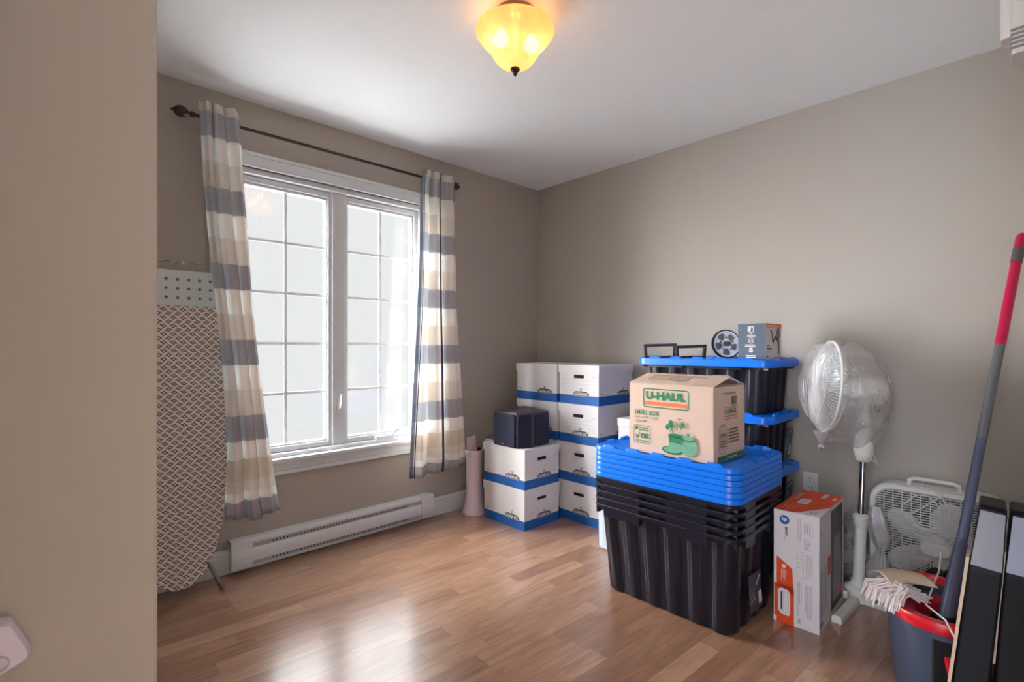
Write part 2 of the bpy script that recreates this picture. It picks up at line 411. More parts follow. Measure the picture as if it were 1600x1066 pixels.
# ================================================================== ROOM
def b_obj(name, a, b, m, bevel=0):
    return MB().box(a, b).obj(name, m, bevel=bevel)
struct(b_obj('floor', (-4.7, -4.5, -.1), (.15, .15, 0), FLOOR))
struct(b_obj('ceiling', (-4.7, -4.5, 2.44), (.15, .15, 2.54), CEIL))
struct(b_obj('wall_right', (0, -4.5, 0), (.15, .15, 2.44), WALL))
struct(b_obj('wall_left', (-4.7, -1.85, 0), (-2.857, 0, 2.44), WALL, bevel=.006))
struct(b_obj('wall_shade_fin', (-3.20, -2.50, 0), (-3.10, -1.85, 2.44), WALL))  # unseen fin, added only to shade the near left wall
struct(b_obj('wall_entry', (-4.7, -3.55, 0), (-2.45, -3.40, 2.44), WALL))
struct(b_obj('wall_front', (-2.45, -3.55, 0), (0, -2.90, 2.44), WALL))
WX0, WX1, WZ0, WZ1 = -2.30, -1.115, .545, 2.095
mb = MB()
mb.box((-4.7, 0, 0), (WX0, .15, 2.44)).box((WX1, 0, 0), (0, .15, 2.44)).box((WX0, 0, 0), (WX1, .15, WZ0)).box((WX0, 0, WZ1), (WX1, .15, 2.44))
struct(mb.obj('wall_back', WALL))
# baseboards: shaped profile
def baseboard(name, p0, p1, nrm):
    prof = [(0, 0), (.016, 0), (.016, .085), (.012, .094), (.013, .102), (.007, .112), (.005, .12), (0, .12)]
    p0, p1, nrm = Vector(p0), Vector(p1), Vector(nrm)
    mb = MB(); mb.loft([[p + nrm * a_ + Vector((0, 0, z)) for a_, z in prof] for p in (p0, p1)])
    return struct(mb.obj(name, TRIM))
baseboard('baseboard_back', (-2.856, 0, 0), (-.001, 0, 0), (0, -1, 0))
baseboard('baseboard_right', (0, -.017, 0), (0, -2.899, 0), (-1, 0, 0))

# window
win = bpy.data.objects.new('window_1', None); COL.objects.link(win); win['kind'] = 'structure'; win.location = (-1.7, 0, .5)
def wl(p): return (p[0] + 1.7, p[1], p[2] - .5)
def wbox(mb, a, b, mi=0): return mb.box(wl(a), wl(b), mi)
cas = MB()
CW = .077
for a_, b_ in (((WX0 - CW, -.018, WZ1), (WX1 + CW, 0, WZ1 + CW)), ((WX0 - CW, -.018, WZ0), (WX0, 0, WZ1)), ((WX1, -.018, WZ0), (WX1 + CW, 0, WZ1))): wbox(cas, a_, b_)
# moulded steps of the casing
for a_, b_ in (((WX0 - CW - .004, -.024, WZ1 + CW - .018), (WX1 + CW + .004, 0, WZ1 + CW + .002)), ((WX0 - .012, -.022, WZ1), (WX1 + .012, 0, WZ1 + .012))): wbox(cas, a_, b_)
cas.obj('window_casing', TRIM, win, bevel=.003)
sill = MB(); wbox(sill, (WX0 - .10, -.045, WZ0 - .018), (WX1 + .10, .03, WZ0 + .004)); wbox(sill, (WX0 - CW, -.022, WZ0 - .062), (WX1 + CW, 0, WZ0 - .018)); wbox(sill, (WX0 - CW, -.03, WZ0 - .085), (WX1 + CW, 0, WZ0 - .062))
sill.obj('window_sill', TRIM, win, bevel=.004)
fr = MB()
wbox(fr, (WX0, 0, WZ0), (WX0 + .03, .14, WZ1)); wbox(fr, (WX1 - .03, 0, WZ0), (WX1, .14, WZ1)); wbox(fr, (WX0, 0, WZ1 - .03), (WX1, .14, WZ1)); wbox(fr, (WX0, 0, WZ0), (WX1, .14, WZ0 + .025))
wbox(fr, (-1.735, .018, WZ0), (-1.655, .14, WZ1))
fr.obj('window_frame', VINYL, win, bevel=.003)
GZ0, GZ1 = .611, 2.015
for gx0, gx1 in ((-2.211, -1.765), (-1.626, -1.179)):
    sa = MB()
    x0, x1 = max(gx0 - .045, WX0 + .03), min(gx1 + .045, WX1 - .03)
    def ringbox(mb, X0, X1, Z0, Z1, w, y0, y1):
        wbox(mb, (X0, y0, Z0), (X0 + w, y1, Z1)); wbox(mb, (X1 - w, y0, Z0), (X1, y1, Z1)); wbox(mb, (X0 + w, y0, Z1 - w), (X1 - w, y1, Z1)); wbox(mb, (X0 + w, y0, Z0), (X1 - w, y1, Z0 + w))
    ringbox(sa, gx0 - .04, gx1 + .04, GZ0 - .04, GZ1 + .045, .03, .03, .09)
    ringbox(sa, gx0 - .012, gx1 + .012, GZ0 - .012, GZ1 + .012, .012, .042, .085)
    sash = sa.obj('window_sash', VINYL, win, bevel=.003)
    mu = MB(); cx = (gx0 + gx1) / 2
    wbox(mu, (cx - .008, .058, GZ0), (cx + .008, .066, GZ1))
    for k in range(1, 5):
        z = GZ0 + (GZ1 - GZ0) * k / 5; wbox(mu, (gx0, .0585, z - .0075), (gx1, .0655, z + .0075))
    mu.obj('muntin_grid', MUNT, sash)
    pn = MB(); pn.add([wl((gx0 - .003, .05, GZ0 - .003)), wl((gx1 + .003, .05, GZ0 - .003)), wl((gx1 + .003, .05, GZ1 + .003)), wl((gx0 - .003, .05, GZ1 + .003))], [(0, 1, 2, 3)])
    pn.obj('window_pane', pane_material(), sash)
# crank handle and lock lever
ck = MB(); wbox(ck, (-1.46, .0, .572), (-1.33, .03, .590)); ck.tube([wl(p) for p in ((-1.345, .005, .59), (-1.34, -.012, .612), (-1.315, -.018, .626), (-1.27, -.02, .615), (-1.225, -.02, .598))], [.010, .010, .009, .007, .006], 8)
ck.tube([wl((-1.225, -.02, .598)), wl((-1.218, -.034, .600))], .007, 8)
ck.obj('crank_handle', VINYL, win, smooth=True)
lk = MB(); wbox(lk, (-1.700, .006, .78), (-1.680, .018, .86)); lk.tube([wl((-1.69, .004, .79)), wl((-1.69, -.012, .82)), wl((-1.69, -.008, .872))], [.008, .008, .005], 8)
lk.obj('lock_lever', VINYL, win, smooth=True)

# ================================================================== BASEBOARD HEATER
h = thing('baseboard_heater', 'long white electric baseboard heater under the window', 'heater', (-1.68, 0, .022))
HL = .6125
prof_top = [(0, .143), (-.048, .143), (-.058, .134), (-.060, .121), (-.057, .119), (-.05, .128), (0, .128)]
mb = MB(); mb.loft([[(x, y, z) for y, z in prof_top] for x in (-HL, HL)])
mb.box((-HL, -.006, 0), (HL, 0, .14)); mb.box((-HL, -.058, 0), (HL, 0, .006))
mb.obj('casing', HEAT, h)
fp = [(-.058, .028), (-.063, .030), (-.066, .062), (-.060, .090), (-.054, .096), (-.052, .094), (-.060, .062), (-.058, .032)]
mb = MB(); mb.loft([[(x, y, z) for y, z in fp] for x in (-HL + .04, HL - .04)]); mb.obj('front_panel', HEAT, h, smooth=True)
for sx in (-1, 1):
    a_ = -HL if sx < 0 else HL - .10
    ep = [(0, 0), (-.060, 0), (-.0665, .030), (-.069, .062), (-.063, .100), (-.0615, .135), (-.052, .1455), (0, .1455)]
    mb = MB(); mb.loft([[(x, y, z) for y, z in ep] for x in (a_, a_ + .10)]); mb.obj('end_cap', HEAT, h, bevel=.0015)
mb = MB(); mb.box((-HL + .1, -.055, .094), (HL - .1, -.05, .120)); mb.box((-HL + .1, -.055, .007), (HL - .1, -.05, .03))
for k in range(46):
    x = -HL + .2 + k * .0182
    mb.box((x, -.0565, .102), (x + .006, -.0552, .110), 1); mb.box((x, -.0565, .016), (x + .006, -.0552, .024), 1)
mb.obj('heating_grille', [FIN, DARK], h)

# ================================================================== CEILING LIGHT
L = thing('ceiling_light', 'amber glass bowl flush-mount ceiling light, lit, in the middle of the white ceiling', 'ceiling light', (-1.665, -1.462, 2.44))
MB().lathe([(.070, 0), (.078, -.004), (.078, -.018), (.070, -.026), (.062, -.027)], 40).obj('mounting_ring', mat('aged_brass', (150, 110, 64), .35, metal=.6), L, smooth=True)
prof = [(.058, -.034), (.070, -.031), (.10, -.040), (.130, -.053), (.148, -.064), (.152, -.072), (.149, -.080), (.141, -.094), (.128, -.110), (.112, -.126), (.100, -.138), (.090, -.158), (.078, -.178), (.060, -.197), (.036, -.209), (.012, -.213)]
sh = MB().lathe(prof, 48, cap0=False, cap1=False).obj('glass_shade', glass_shade_material(), L, smooth=True)
MB().lathe([(.001, -.212), (.018, -.214), (.019, -.220), (.013, -.227), (.006, -.231), (.008, -.235), (.005, -.241), (.001, -.246)], 20).obj('finial', BRONZE, L, smooth=True)
MB().lathe([(.010, -.02), (.010, -.060), (.003, -.065), (.003, -.214)], 12).obj('lamp_holder', WPLAST, L)
BM = emit_material('bulb_glow', (255, 228, 190), 11)
for bx, by in ((-.055, .02), (.055, -.035)):
    MB().lathe([(.002, -.075), (.014, -.082), (.024, -.098), (.029, -.115), (.026, -.130), (.016, -.141), (.002, -.146)], 16).obj('light_bulb', BM, L, loc=(bx, by, 0), smooth=True)
pl = bpy.data.lights.new('lamp_glow', 'POINT'); pl.energy = .75; pl.color = (1, .68, .34); pl.shadow_soft_size = .02
po = bpy.data.objects.new('lamp_glow', pl); COL.objects.link(po); po.parent = L; po.location = (0, 0, -.05)

# ================================================================== CURTAINS
rod = thing('curtain_rod', 'dark bronze curtain rod with oval finials above the window', 'curtain rod', (-1.7, 0, 2.257))
MB().tube([(-.76, -.085, 0), (.74, -.085, 0)], .0085, 12).obj('rod', BRONZE, rod, smooth=True)
for sx, xx in ((-1, -.76), (1, .74)):
    M = Matrix.Translation((xx, -.085, 0)) @ Matrix.Rotation(sx * PI / 2, 4, 'Y')
    MB().lathe([(.013, -.005), (.015, .008), (.009, .014), (.011, .020), (.022, .032), (.027, .048), (.024, .064), (.014, .076), (.006, .080), (.007, .087), (.001, .092)], 20, M=M).obj('finial', BRONZE, rod, smooth=True)
for xx in (-.70, .67):
    m_ = MB(); m_.tube([(xx, -.002, -.02), (xx, -.05, -.022), (xx, -.085, -.012)], .006, 8); m_.lathe([(.016, 0), (.014, .006)], 16, M=Matrix.Translation((xx, 0, -.02)) @ Matrix.Rotation(PI / 2, 4, 'X')); m_.obj('bracket', BRONZE, rod, smooth=True)

CM = curtain_material()
def interp(tab, z):
    tab = sorted(tab)
    if z <= tab[0][0]: return tab[0][1]
    for (a_, va), (b_, vb) in zip(tab, tab[1:]):
        if z <= b_: return va + (vb - va) * (z - a_) / (b_ - a_)
    return tab[-1][1]
def curtain(name, label, left, right, ztop, zbot, y0, y1, folds, amp, width, phase, hemdrop, rings):
    root = thing(name, label, 'curtain', ((left[0][1] + right[0][1]) / 2, -.10, ztop))
    ox, oy, oz = root.location
    nu, nv = 200, 60; vs = []; uvs = []
    for j in range(nv + 1):
        t = j / nv
        for i in range(nu + 1):
            s_ = i / nu
            zb = zbot + hemdrop(s_)
            z = ztop + (zb - ztop) * t
            xl, xr = interp(left, z), interp(right, z)
            w = 2 * PI * folds * s_ + phase + .35 * math.sin(3.1 * t + 5 * s_)
            ew = min(1, s_ * 8, (1 - s_) * 8) * .7 + .3
            sc = 1 + .7 * t
            A = amp * ew
            ph = math.sin(w)
            y = y0 + (y1 - y0) * t + A * (ph + .25 * math.sin(2.3 * w + 1.0)) * (.75 + .5 * t)
            x = xl + (xr - xl) * s_ + .006 * math.cos(w) * sc + .004 * math.sin(9 * s_ + 4 * t)
            if t < .03: y += 0
            vs.append((x - ox, y - oy, z - oz)); uvs.append((s_ * width + (1.3 if phase < 1 else 0), ztop - z))
    fs = [(j * (nu + 1) + i, (j + 1) * (nu + 1) + i, (j + 1) * (nu + 1) + i + 1, j * (nu + 1) + i + 1) for j in range(nv) for i in range(nu)]
    me = bpy.data.meshes.new('cloth'); me.from_pydata(vs, [], fs); me.materials.append(CM)
    ul = me.uv_layers.new(name='UVMap')
    for lp in me.loops: ul.data[lp.index].uv = uvs[lp.vertex_index]
    me.shade_smooth()
    o = bpy.data.objects.new('cloth', me); COL.objects.link(o); o.parent = root
    sm = o.modifiers.new('thickness', 'SOLIDIFY'); sm.thickness = .0015
    # metal grommet rings threaded on the rod
    for gx in rings:
        g_ = MB(); M = Matrix.Translation((gx - ox, -.085 - oy, 2.257 - oz)) @ Matrix.Rotation(PI / 2, 4, 'Y')
        ringp = [(.0155 + .003 * math.cos(a_), .003 * math.sin(a_)) for a_ in [2 * PI * k / 8 for k in range(9)]]
        g_.lathe(ringp, 20, M=M, cap0=False, cap1=False); g_.obj('grommet', GREYMET, root, smooth=True)
    return root
curtain('curtain', 'plaid cream and blue-grey curtain left of the window, hanging over the ironing board',
        [(2.33, -2.452), (2.27, -2.449), (1.88, -2.439), (1.75, -2.431), (1.34, -2.395), (.98, -2.366), (.636, -2.358), (.448, -2.372), (.33, -2.37)],
        [(2.33, -2.276), (2.27, -2.268), (1.88, -2.247), (1.75, -2.237), (1.34, -2.216), (.98, -2.185), (.62, -2.147), (.40, -2.121), (.31, -2.105)],
        2.318, .335, -.125, -.25, 3.4, .022, 1.25, .3, lambda s_: .012 * math.sin(9 * s_), (-2.42, -2.36, -2.30))
curtain('curtain', 'plaid cream and grey curtain with a navy stripe on the right side of the window',
        [(2.27, -1.191), (2.216, -1.211), (1.741, -1.225), (1.368, -1.243), (.995, -1.266), (.719, -1.283), (.484, -1.295), (.379, -1.30)],
        [(2.32, -.955), (2.276, -.945), (1.778, -.934), (1.383, -.923), (.982, -.894), (.68, -.876), (.423, -.862), (.32, -.875)],
        2.295, .325, -.125, -.15, 3.1, .028, 1.25, 2.2, lambda s_: .03 * s_, (-1.17, -1.08, -.99))

# ================================================================== IRONING BOARD
ib = thing('ironing_board', 'tall folded ironing board with brown lattice cover, upside down against the window wall', 'ironing board', (-2.52, -.12, 0))
right_edge = [(.04, 0), (.043, .03), (.05, .046), (.07, .078), (.096, .104), (.145, .13), (.205, .147), (.30, .170), (.41, .186), (.55, .197), (.656, .201), (.80, .200), (.97, .195), (1.15, .184), (1.345, .163)]
outl = [(x, z) for z, x in right_edge] + [(-x, z) for z, x in reversed(right_edge)][:-1]
def by(z): return .068 - .085 * (1.52 - z) / 1.47        # leaning back to the wall at the top
mb = MB(); mb.loft([[(x, by(z) + d, z) for x, z in outl] for d in (-.016, .010)])
mb.obj('padded_cover', lattice_material(), ib, bevel=.008, seg=3)
mb = MB(); pts = [(-.17, 1.345), (.17, 1.345), (.168, 1.515), (-.168, 1.515)]
mb.loft([[(x, by(z) + d, z) for x, z in pts] for d in (-.010, 0.0)])
iron = mb.obj('iron_rest_plate', mat('white_enamel_plate', (214, 220, 222), .35), ib, bevel=.003)
dots = MB()
for i in range(7):
    for j in range(3):
        x, z = -.135 + i * .045, 1.385 + j * .043
        dots.lathe([(.0068, -.004), (.0068, .002), (.004, .004)], 12, M=Matrix.Translation((x, by(z) - .0115, z)) @ Matrix.Rotation(PI / 2, 4, 'X'))
dots.obj('vent_dimple', GREYMET, iron)
wv = [(-.16, by(1.5) + .0, 1.51)] + [(-.15 + .01 * k, by(1.55), 1.552 + .006 * math.sin(k * 1.25)) for k in range(28)] + [(.13, by(1.54), 1.54), (.135, by(1.5), 1.51)]
MB().tube(wv, .0018, 6).obj('wire_rack', CHROME, ib)
for sx in (-1, 1):
    mb = MB(); mb.tube([(sx * .03, .035, .95), (sx * .101, -.014, .156), (sx * .158, -.062, .012)], .0095, 10); mb.tube([(sx * .150, -.054, .035), (sx * .163, -.065, .006)], .0115, 10, mi=1)
    mb.obj('leg', [GREYMET, mat('grey_brown_rubber', (110, 92, 84), .7)], ib, smooth=True)
MB().tube([(.198, .02, .62), (.199, .03, .42), (.192, .03, .345), (.17, .03, .34)], .0025, 6).obj('wire_stop', WPLAST, ib)

# ================================================================== PINK UMBRELLA BIN + CONTENTS
bn = thing('waste_bin', 'tall pale pink flared container in the corner beside the white boxes', 'container', (-.79, -.14, 0))
mb = MB(); mb.lathe([(.083, 0), (.085, .010), (.070, .045), (.060, .10), (.055, .16), (.0545, .36), (.056, .405), (.060, .407), (.061, .432), (.057, .437), (.051, .432), (.049, .30), (.05, .05), (.001, .045)], 36, cap1=False)
mb.obj('container_body', WPINK, bn, smooth=True)
mb = MB(); mb.loft([[(x, .02 + .01 * z, z) for x, z in ((-.043, .06), (.036, .06), (.038, .50), (.030, .53), (-.043, .52))], [(x, .0215 + .01 * z, z) for x, z in ((-.043, .06), (.036, .06), (.038, .50), (.030, .53), (-.043, .52))]])
tag(mb.obj('card_sheet', mat('pale_card', (232, 214, 218), .7), loc=(-.79, -.14, 0)), 'pale pink card sheet standing in the tall container', 'card')
for i, (x, y, lx, ly, zt, m_) in enumerate(((-.012, -.01, -.006, -.01, .478, mat('yellow_wood', (190, 150, 90), .5)), (.0, -.014, .004, -.012, .472, mat('yellow_wood', (190, 150, 90), .5)), (.012, .0, .0, .0, .466, mat('yellow_wood', (190, 150, 90), .5)))):
    tag(MB().tube([(x, y, .052), (x + lx, y + ly, zt - .02), (x + lx, y + ly, zt)], [.0035, .0035, .0012], 6).obj('pencil', m_, loc=(-.79, -.14, 0)), 'yellow wooden stick standing in the tall pink container', 'stick', 'sticks in the pink container')
tag(MB().box((.018, -.03, .30), (.040, -.006, .452)).obj('black_case', BLACKP, loc=(-.79, -.14, 0), bevel=.003), 'small black item poking out of the pink container', 'case')

# ================================================================== ARCHIVE BOXES
BW, BL, BH = .335, .395, .253
def make_bankers(label):
    t = thing('archive_box', label, 'box', (0, 0, 0), 0, None)
    w, l = BW / 2 - .006, BL / 2 - .006
    mb = MB()
    mb.box((-w, -l, 0), (w, l, .058), 1)
    # side walls above the stripe with a hand hole in both ends
    HW, H0, H1 = .043, .168, .190
    for sy in (-1, 1):
        y = sy * l; q = []
        xs = [-w, -HW, HW, w]; zs = [.058, H0, H1, .247]
        for i in range(3):
            for j in range(3):
                if i == 1 and j == 1: continue
                f = [(xs[i], y, zs[j]), (xs[i + 1], y, zs[j]), (xs[i + 1], y, zs[j + 1]), (xs[i], y, zs[j + 1])]
                if sy > 0: f.reverse()
                mb.add(f, [(0, 1, 2, 3)])
        yi = y - sy * .006
        mb.add([(-HW, y, H0), (HW, y, H0), (HW, y, H1), (-HW, y, H1), (-HW, yi, H0), (HW, yi, H0), (HW, yi, H1), (-HW, yi, H1)], [(0, 1, 5, 4), (1, 2, 6, 5), (2, 3, 7, 6), (3, 0, 4, 7)])
        mb.add([(-HW, yi, H0), (HW, yi, H0), (HW, yi, H1), (-HW, yi, H1)], [(0, 1, 2, 3)], 2)
    for sx in (-1, 1):
        f = [(sx * w, -l, .058), (sx * w, l, .058), (sx * w, l, .247), (sx * w, -l, .247)]
        if sx < 0: f.reverse()
        mb.add(f, [(0, 1, 2, 3)])
    mb.obj('body', [CARD, BLUEP, DARK], t)
    mb = MB(); W2, L2 = BW / 2, BL / 2
    mb.box((-W2, -L2, .250), (W2, L2, BH))
    for a_, b_ in (((-W2, -L2, .203), (W2, -L2 + .004, .250)), ((-W2, L2 - .004, .203), (W2, L2, .250)), ((-W2, -L2 + .004, .203), (-W2 + .004, L2 - .004, .250)), ((W2 - .004, -L2 + .004, .203), (W2, L2 - .004, .250))): mb.box(a_, b_)
    mb.obj('lid', CARD, t)
    def badge(F, cx, cz, q=1.45):
        F.poly([(cx + x * q, cz + z * q) for x, z in ((-.046, -.004), (-.036, -.012), (.036, -.012), (.046, -.004), (.046, .004), (.030, .011), (-.030, .011), (-.046, .004))], 0, 0)
        F.frame(cx - .042 * q, cz - .0105 * q, cx + .042 * q, cz + .006 * q, .0018, .004, 1, 1)
        F.text('BANKERS BOX', cx - .037 * q, cz - .007 * q, .074 * q, .0100 * q, 1, 1, .04)
        F.disc(cx, cz + .018 * q, .0072 * q, mi=0); F.disc(cx, cz + .018 * q, .0055 * q, mi=1, k=1); F.disc(cx, cz + .018 * q, .0028 * q, mi=0, k=2)
    F = Face((-w, -l, 0), (1, 0, 0), (0, 0, 1))        # end face -Y
    badge(F, w * 1.12, .068)
    for z in (.155, .128, .101, .084): F.rect(.02, z, 2 * w - .02, z + .0012, 2)
    F.rect(.02, .084, .0212, .19, 2); F.text('703', 2 * w - .055, .172, .03, .008, 2, 0, .02); F.obj('printing', [INK, CARD, GREYINK], t)
    for sx in (-1, 1):
        F = Face((sx * w, -sx * -l if sx < 0 else -l, 0), (0, -1, 0) if sx < 0 else (0, 1, 0), (0, 0, 1))
        if sx < 0: F.o = Vector((-w, l, 0))
        badge(F, 1.42 * l, .068); F.text('703', .018, .070, .028, .009, 0, 0, .03)
        F.obj('printing', [INK, CARD, GREYINK], t)
    t['group'] = 'white archive boxes with a blue stripe'
    return t
G1 = 'white archive boxes with a blue stripe'
A0 = make_bankers('white archive box with blue stripe, on the floor, lower of the pair under the speaker')
A0.location = (-.632, -.448, 0)
def abox(x, y, z, rz, label, sz=1): return copy_thing(A0, (x, y, z), rz, label, sz)
abox(-.630, -.446, .2535, R(.6), 'white archive box with blue stripe directly beneath the navy speaker')
rows = ['on the floor, bottom', 'second from the floor', 'third from the floor', 'topmost']
KZ = 1.018
for i in range(4):
    dx, da = ((0, 0), (.004, .3), (-.004, -.4), (.0, .2))[i]
    abox(-.230 + dx, -.770, i * BH * KZ + i * .0008, R(-90 + da), 'white archive box, %s of the front stack by the right wall' % rows[i], KZ)
for i in range(4):
    dx, da = ((0, 0), (-.003, .3), (.003, -.3), (.0, .2))[i]
    abox(-.272 + dx, -.398, i * BH * KZ + i * .0008, R(da), 'white archive box, %s of the rear stack in the room corner' % rows[i], KZ)
# plain tall carton half hidden behind the tote stack
t = thing('cardboard_carton', 'plain white carton, barely seen between the archive boxes and the printed moving box', 'box', (-.185, -1.125, 0))
MB().box((-.155, -.10, 0), (.155, .10, .66)).obj('body', CARD, t); MB().box((-.160, -.105, .655), (.160, .105, .705)).obj('lid', CARD, t, bevel=.002)
# translucent bin
t = thing('storage_bin', 'milky white plastic bin on the floor behind the black totes', 'bin', (-.575, -1.172, 0))
mb = MB()
def rr3(L_, W_, r, z): return [(x, y, z) for x, y in rrect(L_, W_, r)]
mb.loft([rr3(.165, .12, .03, 0), rr3(.185, .14, .035, .012), rr3(.20, .15, .04, .28), rr3(.205, .155, .04, .285), rr3(.205, .155, .04, .30), rr3(.19, .14, .035, .30), rr3(.15, .11, .03, .03)], cap0=True, cap1=True)
mb.obj('bin_body', mat('milky_plastic', (206, 222, 236), .35), t, smooth=True)

# ================================================================== SPEAKER and papers on the stack
sp = thing('speaker', 'navy faceted bookshelf speaker on the two-box stack', 'speaker', (-.65, -.45, .5075))
plan = [(-.810, -.372), (-.815, -.590), (-.705, -.640), (-.690, -.600), (-.512, -.610), (-.455, -.305)]
pl2 = [(x + .65, y + .45) for x, y in plan]
def shrink(p, k, cx=.0, cy=.0): return [(x * k, y * k) for x, y in p]
mb = MB()
case = [(-.150, .085), (-.150, -.125), (-.055, -.168), (.115, -.160), (.185, .140)]
mb.loft([[(x, y, 0) for x, y in case], [(x * 1.0, y, .218) for x, y in case], [(x * .96, y * .96, .224) for x, y in case]])
mb.obj('cabinet', SPKTOP, sp, bevel=.006, seg=3)
def grille(p, q, z0, z1, th, name):
    p, q = Vector((*p, 0)), Vector((*q, 0)); d = (q - p).normalized(); n = Vector((d.y, -d.x, 0))
    L_ = (q - p).length; mb = MB(); pr = rrect(L_, z1 - z0, .012)
    c = (p + q) / 2
    def ring(off, k): return [c + d * (x * k) + n * off + Vector((0, 0, (z0 + z1) / 2 + y * k)) for x, y in pr]
    mb.loft([ring(0, 1), ring(th * .7, 1), ring(th, .97)]); return mb.obj(name, NAVY, sp, smooth=30)
gr = grille((-.152, .078), (-.152, -.118), .006, .214, .012, 'front_grille')
grille((-.148, -.128), (-.060, -.167), .006, .214, .012, 'side_grille')
grille((-.030, -.1665), (.108, -.1625), .008, .208, .006, 'side_grille')
F = Face((-.1645, .0, .016), (0, -1, 0), (0, 0, 1)); F.rect(.0, 0, .022, .005, 0); F.obj('badge', mat('silver_print', (150, 152, 160), .3), gr)
for i, (x0, y0, x1, y1, z, hh, m_, lb) in enumerate(((-.80, -.36, -.64, -.262, .5068, .014, mat('grey_paper', (150, 146, 150), .7), 'grey paperback lying behind the speaker, lower of two'), (-.795, -.35, -.66, -.268, .5214, .012, mat('purple_grey_cover', (112, 100, 140), .6), 'purple-grey booklet lying behind the speaker, upper of two'))):
    mb = MB(); mb.box((x0 + .7, y0 + .3, 0), (x1 + .7, y1 + .3, hh)); mb.box((x0 + .7 - .001, y0 + .3 + .001, .002), (x0 + .702, y1 + .299, hh - .002), 1)
    tag(mb.obj('booklet', [m_, CARD], loc=(-.7, -.3, z), bevel=.001), lb, 'booklet', 'booklets behind the speaker')

# ================================================================== TOTES
def perim(L_, W_, r, step=.012): return dense(rrect(L_, W_, r, 6), step)
def tote_body(mb, L_, W_, H, bl, bw, ribs=True):
    """x half-extent W_/2, y half-extent L_/2; corrugated tapering walls"""
    base = perim(1, 1, .12, .006)
    def ring(w, l, r, z, amp):
        pr = dense(rrect(w, l, r, 6), .010); 
        outp = []
        for x, y in pr:
            onx = abs(abs(x) - w / 2) < 1e-4; ony = abs(abs(y) - l / 2) < 1e-4
            d = 0
            if onx: 
                c = math.cos(2 * PI * (y / l * 5.5)); d = amp * max(-1, min(1, 2.6 * c)); x -= math.copysign(max(0, d) , x)
            elif ony:
                c = math.cos(2 * PI * (x / w * 3.5)); d = amp * max(-1, min(1, 2.6 * c)); y -= math.copysign(max(0, d), y)
            outp.append((x, y, z))
        return outp
    # one count for every ring: sample by parameter along the same unit outline
    def ring2(w, l, z, amp):
        outp = []
        K = 280
        pr = rrect(w, l, .055, 8)
        # arc-length resample
        seg = [math.dist(pr[i], pr[(i + 1) % len(pr)]) for i in range(len(pr))]; T = sum(seg)
        i = 0; acc_ = 0
        for k in range(K):
            s_ = T * k / K
            while acc_ + seg[i] < s_: acc_ += seg[i]; i += 1
            f = (s_ - acc_) / seg[i]; p, q = pr[i], pr[(i + 1) % len(pr)]
            x, y = p[0] + (q[0] - p[0]) * f, p[1] + (q[1] - p[1]) * f
            if abs(abs(x) - w / 2) < 1e-4: x -= math.copysign(amp * (.5 + .5 * max(-1, min(1, 2.4 * math.cos(2 * PI * y / l * 6)))), x)
            elif abs(abs(y) - l / 2) < 1e-4: y -= math.copysign(amp * (.5 + .5 * max(-1, min(1, 2.4 * math.cos(2 * PI * x / w * 4)))), y)
            outp.append((x, y, z))
        return outp
    a_ = .013 if ribs else 0
    def rg(t, amp, z=None): return ring2(bw + (W_ - .035 - bw) * t, bl + (L_ - .035 - bl) * t, H * t if z is None else z, amp)
    mb.loft([ring2(bw - .03, bl - .03, 0, 0), ring2(bw - .008, bl - .008, .004, a_ * .8), rg(.03, a_), rg(.5, a_), rg(.97, a_), rg(1, a_ * .5)], cap0=True, cap1=False)
    return mb
def slot_profile(L_, W_, x, y):
    """1 where the rim apron is set back (a dark slot), 0 where it is flush"""
    if abs(abs(x) - W_ / 2) < .03:
        t = y / (L_ / 2)
        return 1 if (-.97 < t < -.66 or -.14 < t < .24 or .80 < t < .97) and True else 0
    t = x / (W_ / 2)
    return 1 if (abs(t) > .72 or abs(t) < .3) else 0
def rim(mb, L_, W_, ztop, hh, deep=0):
    pr = dense(rrect(W_, L_, .055, 8), .008)
    def ring(off, z): 
        k1, k2 = (W_ - 2 * off) / W_, (L_ - 2 * off) / L_
        return [(x * k1, y * k2, z) for x, y in pr]
    def ringp(z, drop=0):
        outp = []
        for x, y in pr:
            s_ = slot_profile(L_, W_, x, y); off = .020 if s_ else .002
            outp.append((x * (W_ - 2 * off) / W_, y * (L_ - 2 * off) / L_, z - (0 if s_ else drop)))
        return outp
    lip = hh * .45
    mb.loft([ring(.028, ztop - .002), ring(.016, ztop), ring(.003, ztop), ring(0, ztop - .003), ring(0, ztop - lip), ringp(ztop - lip - .0005), ringp(ztop - hh, deep), [(p[0] * .955, p[1] * .965, p[2]) for p in ringp(ztop - hh, deep)]], cap0=False, cap1=False)
    return mb
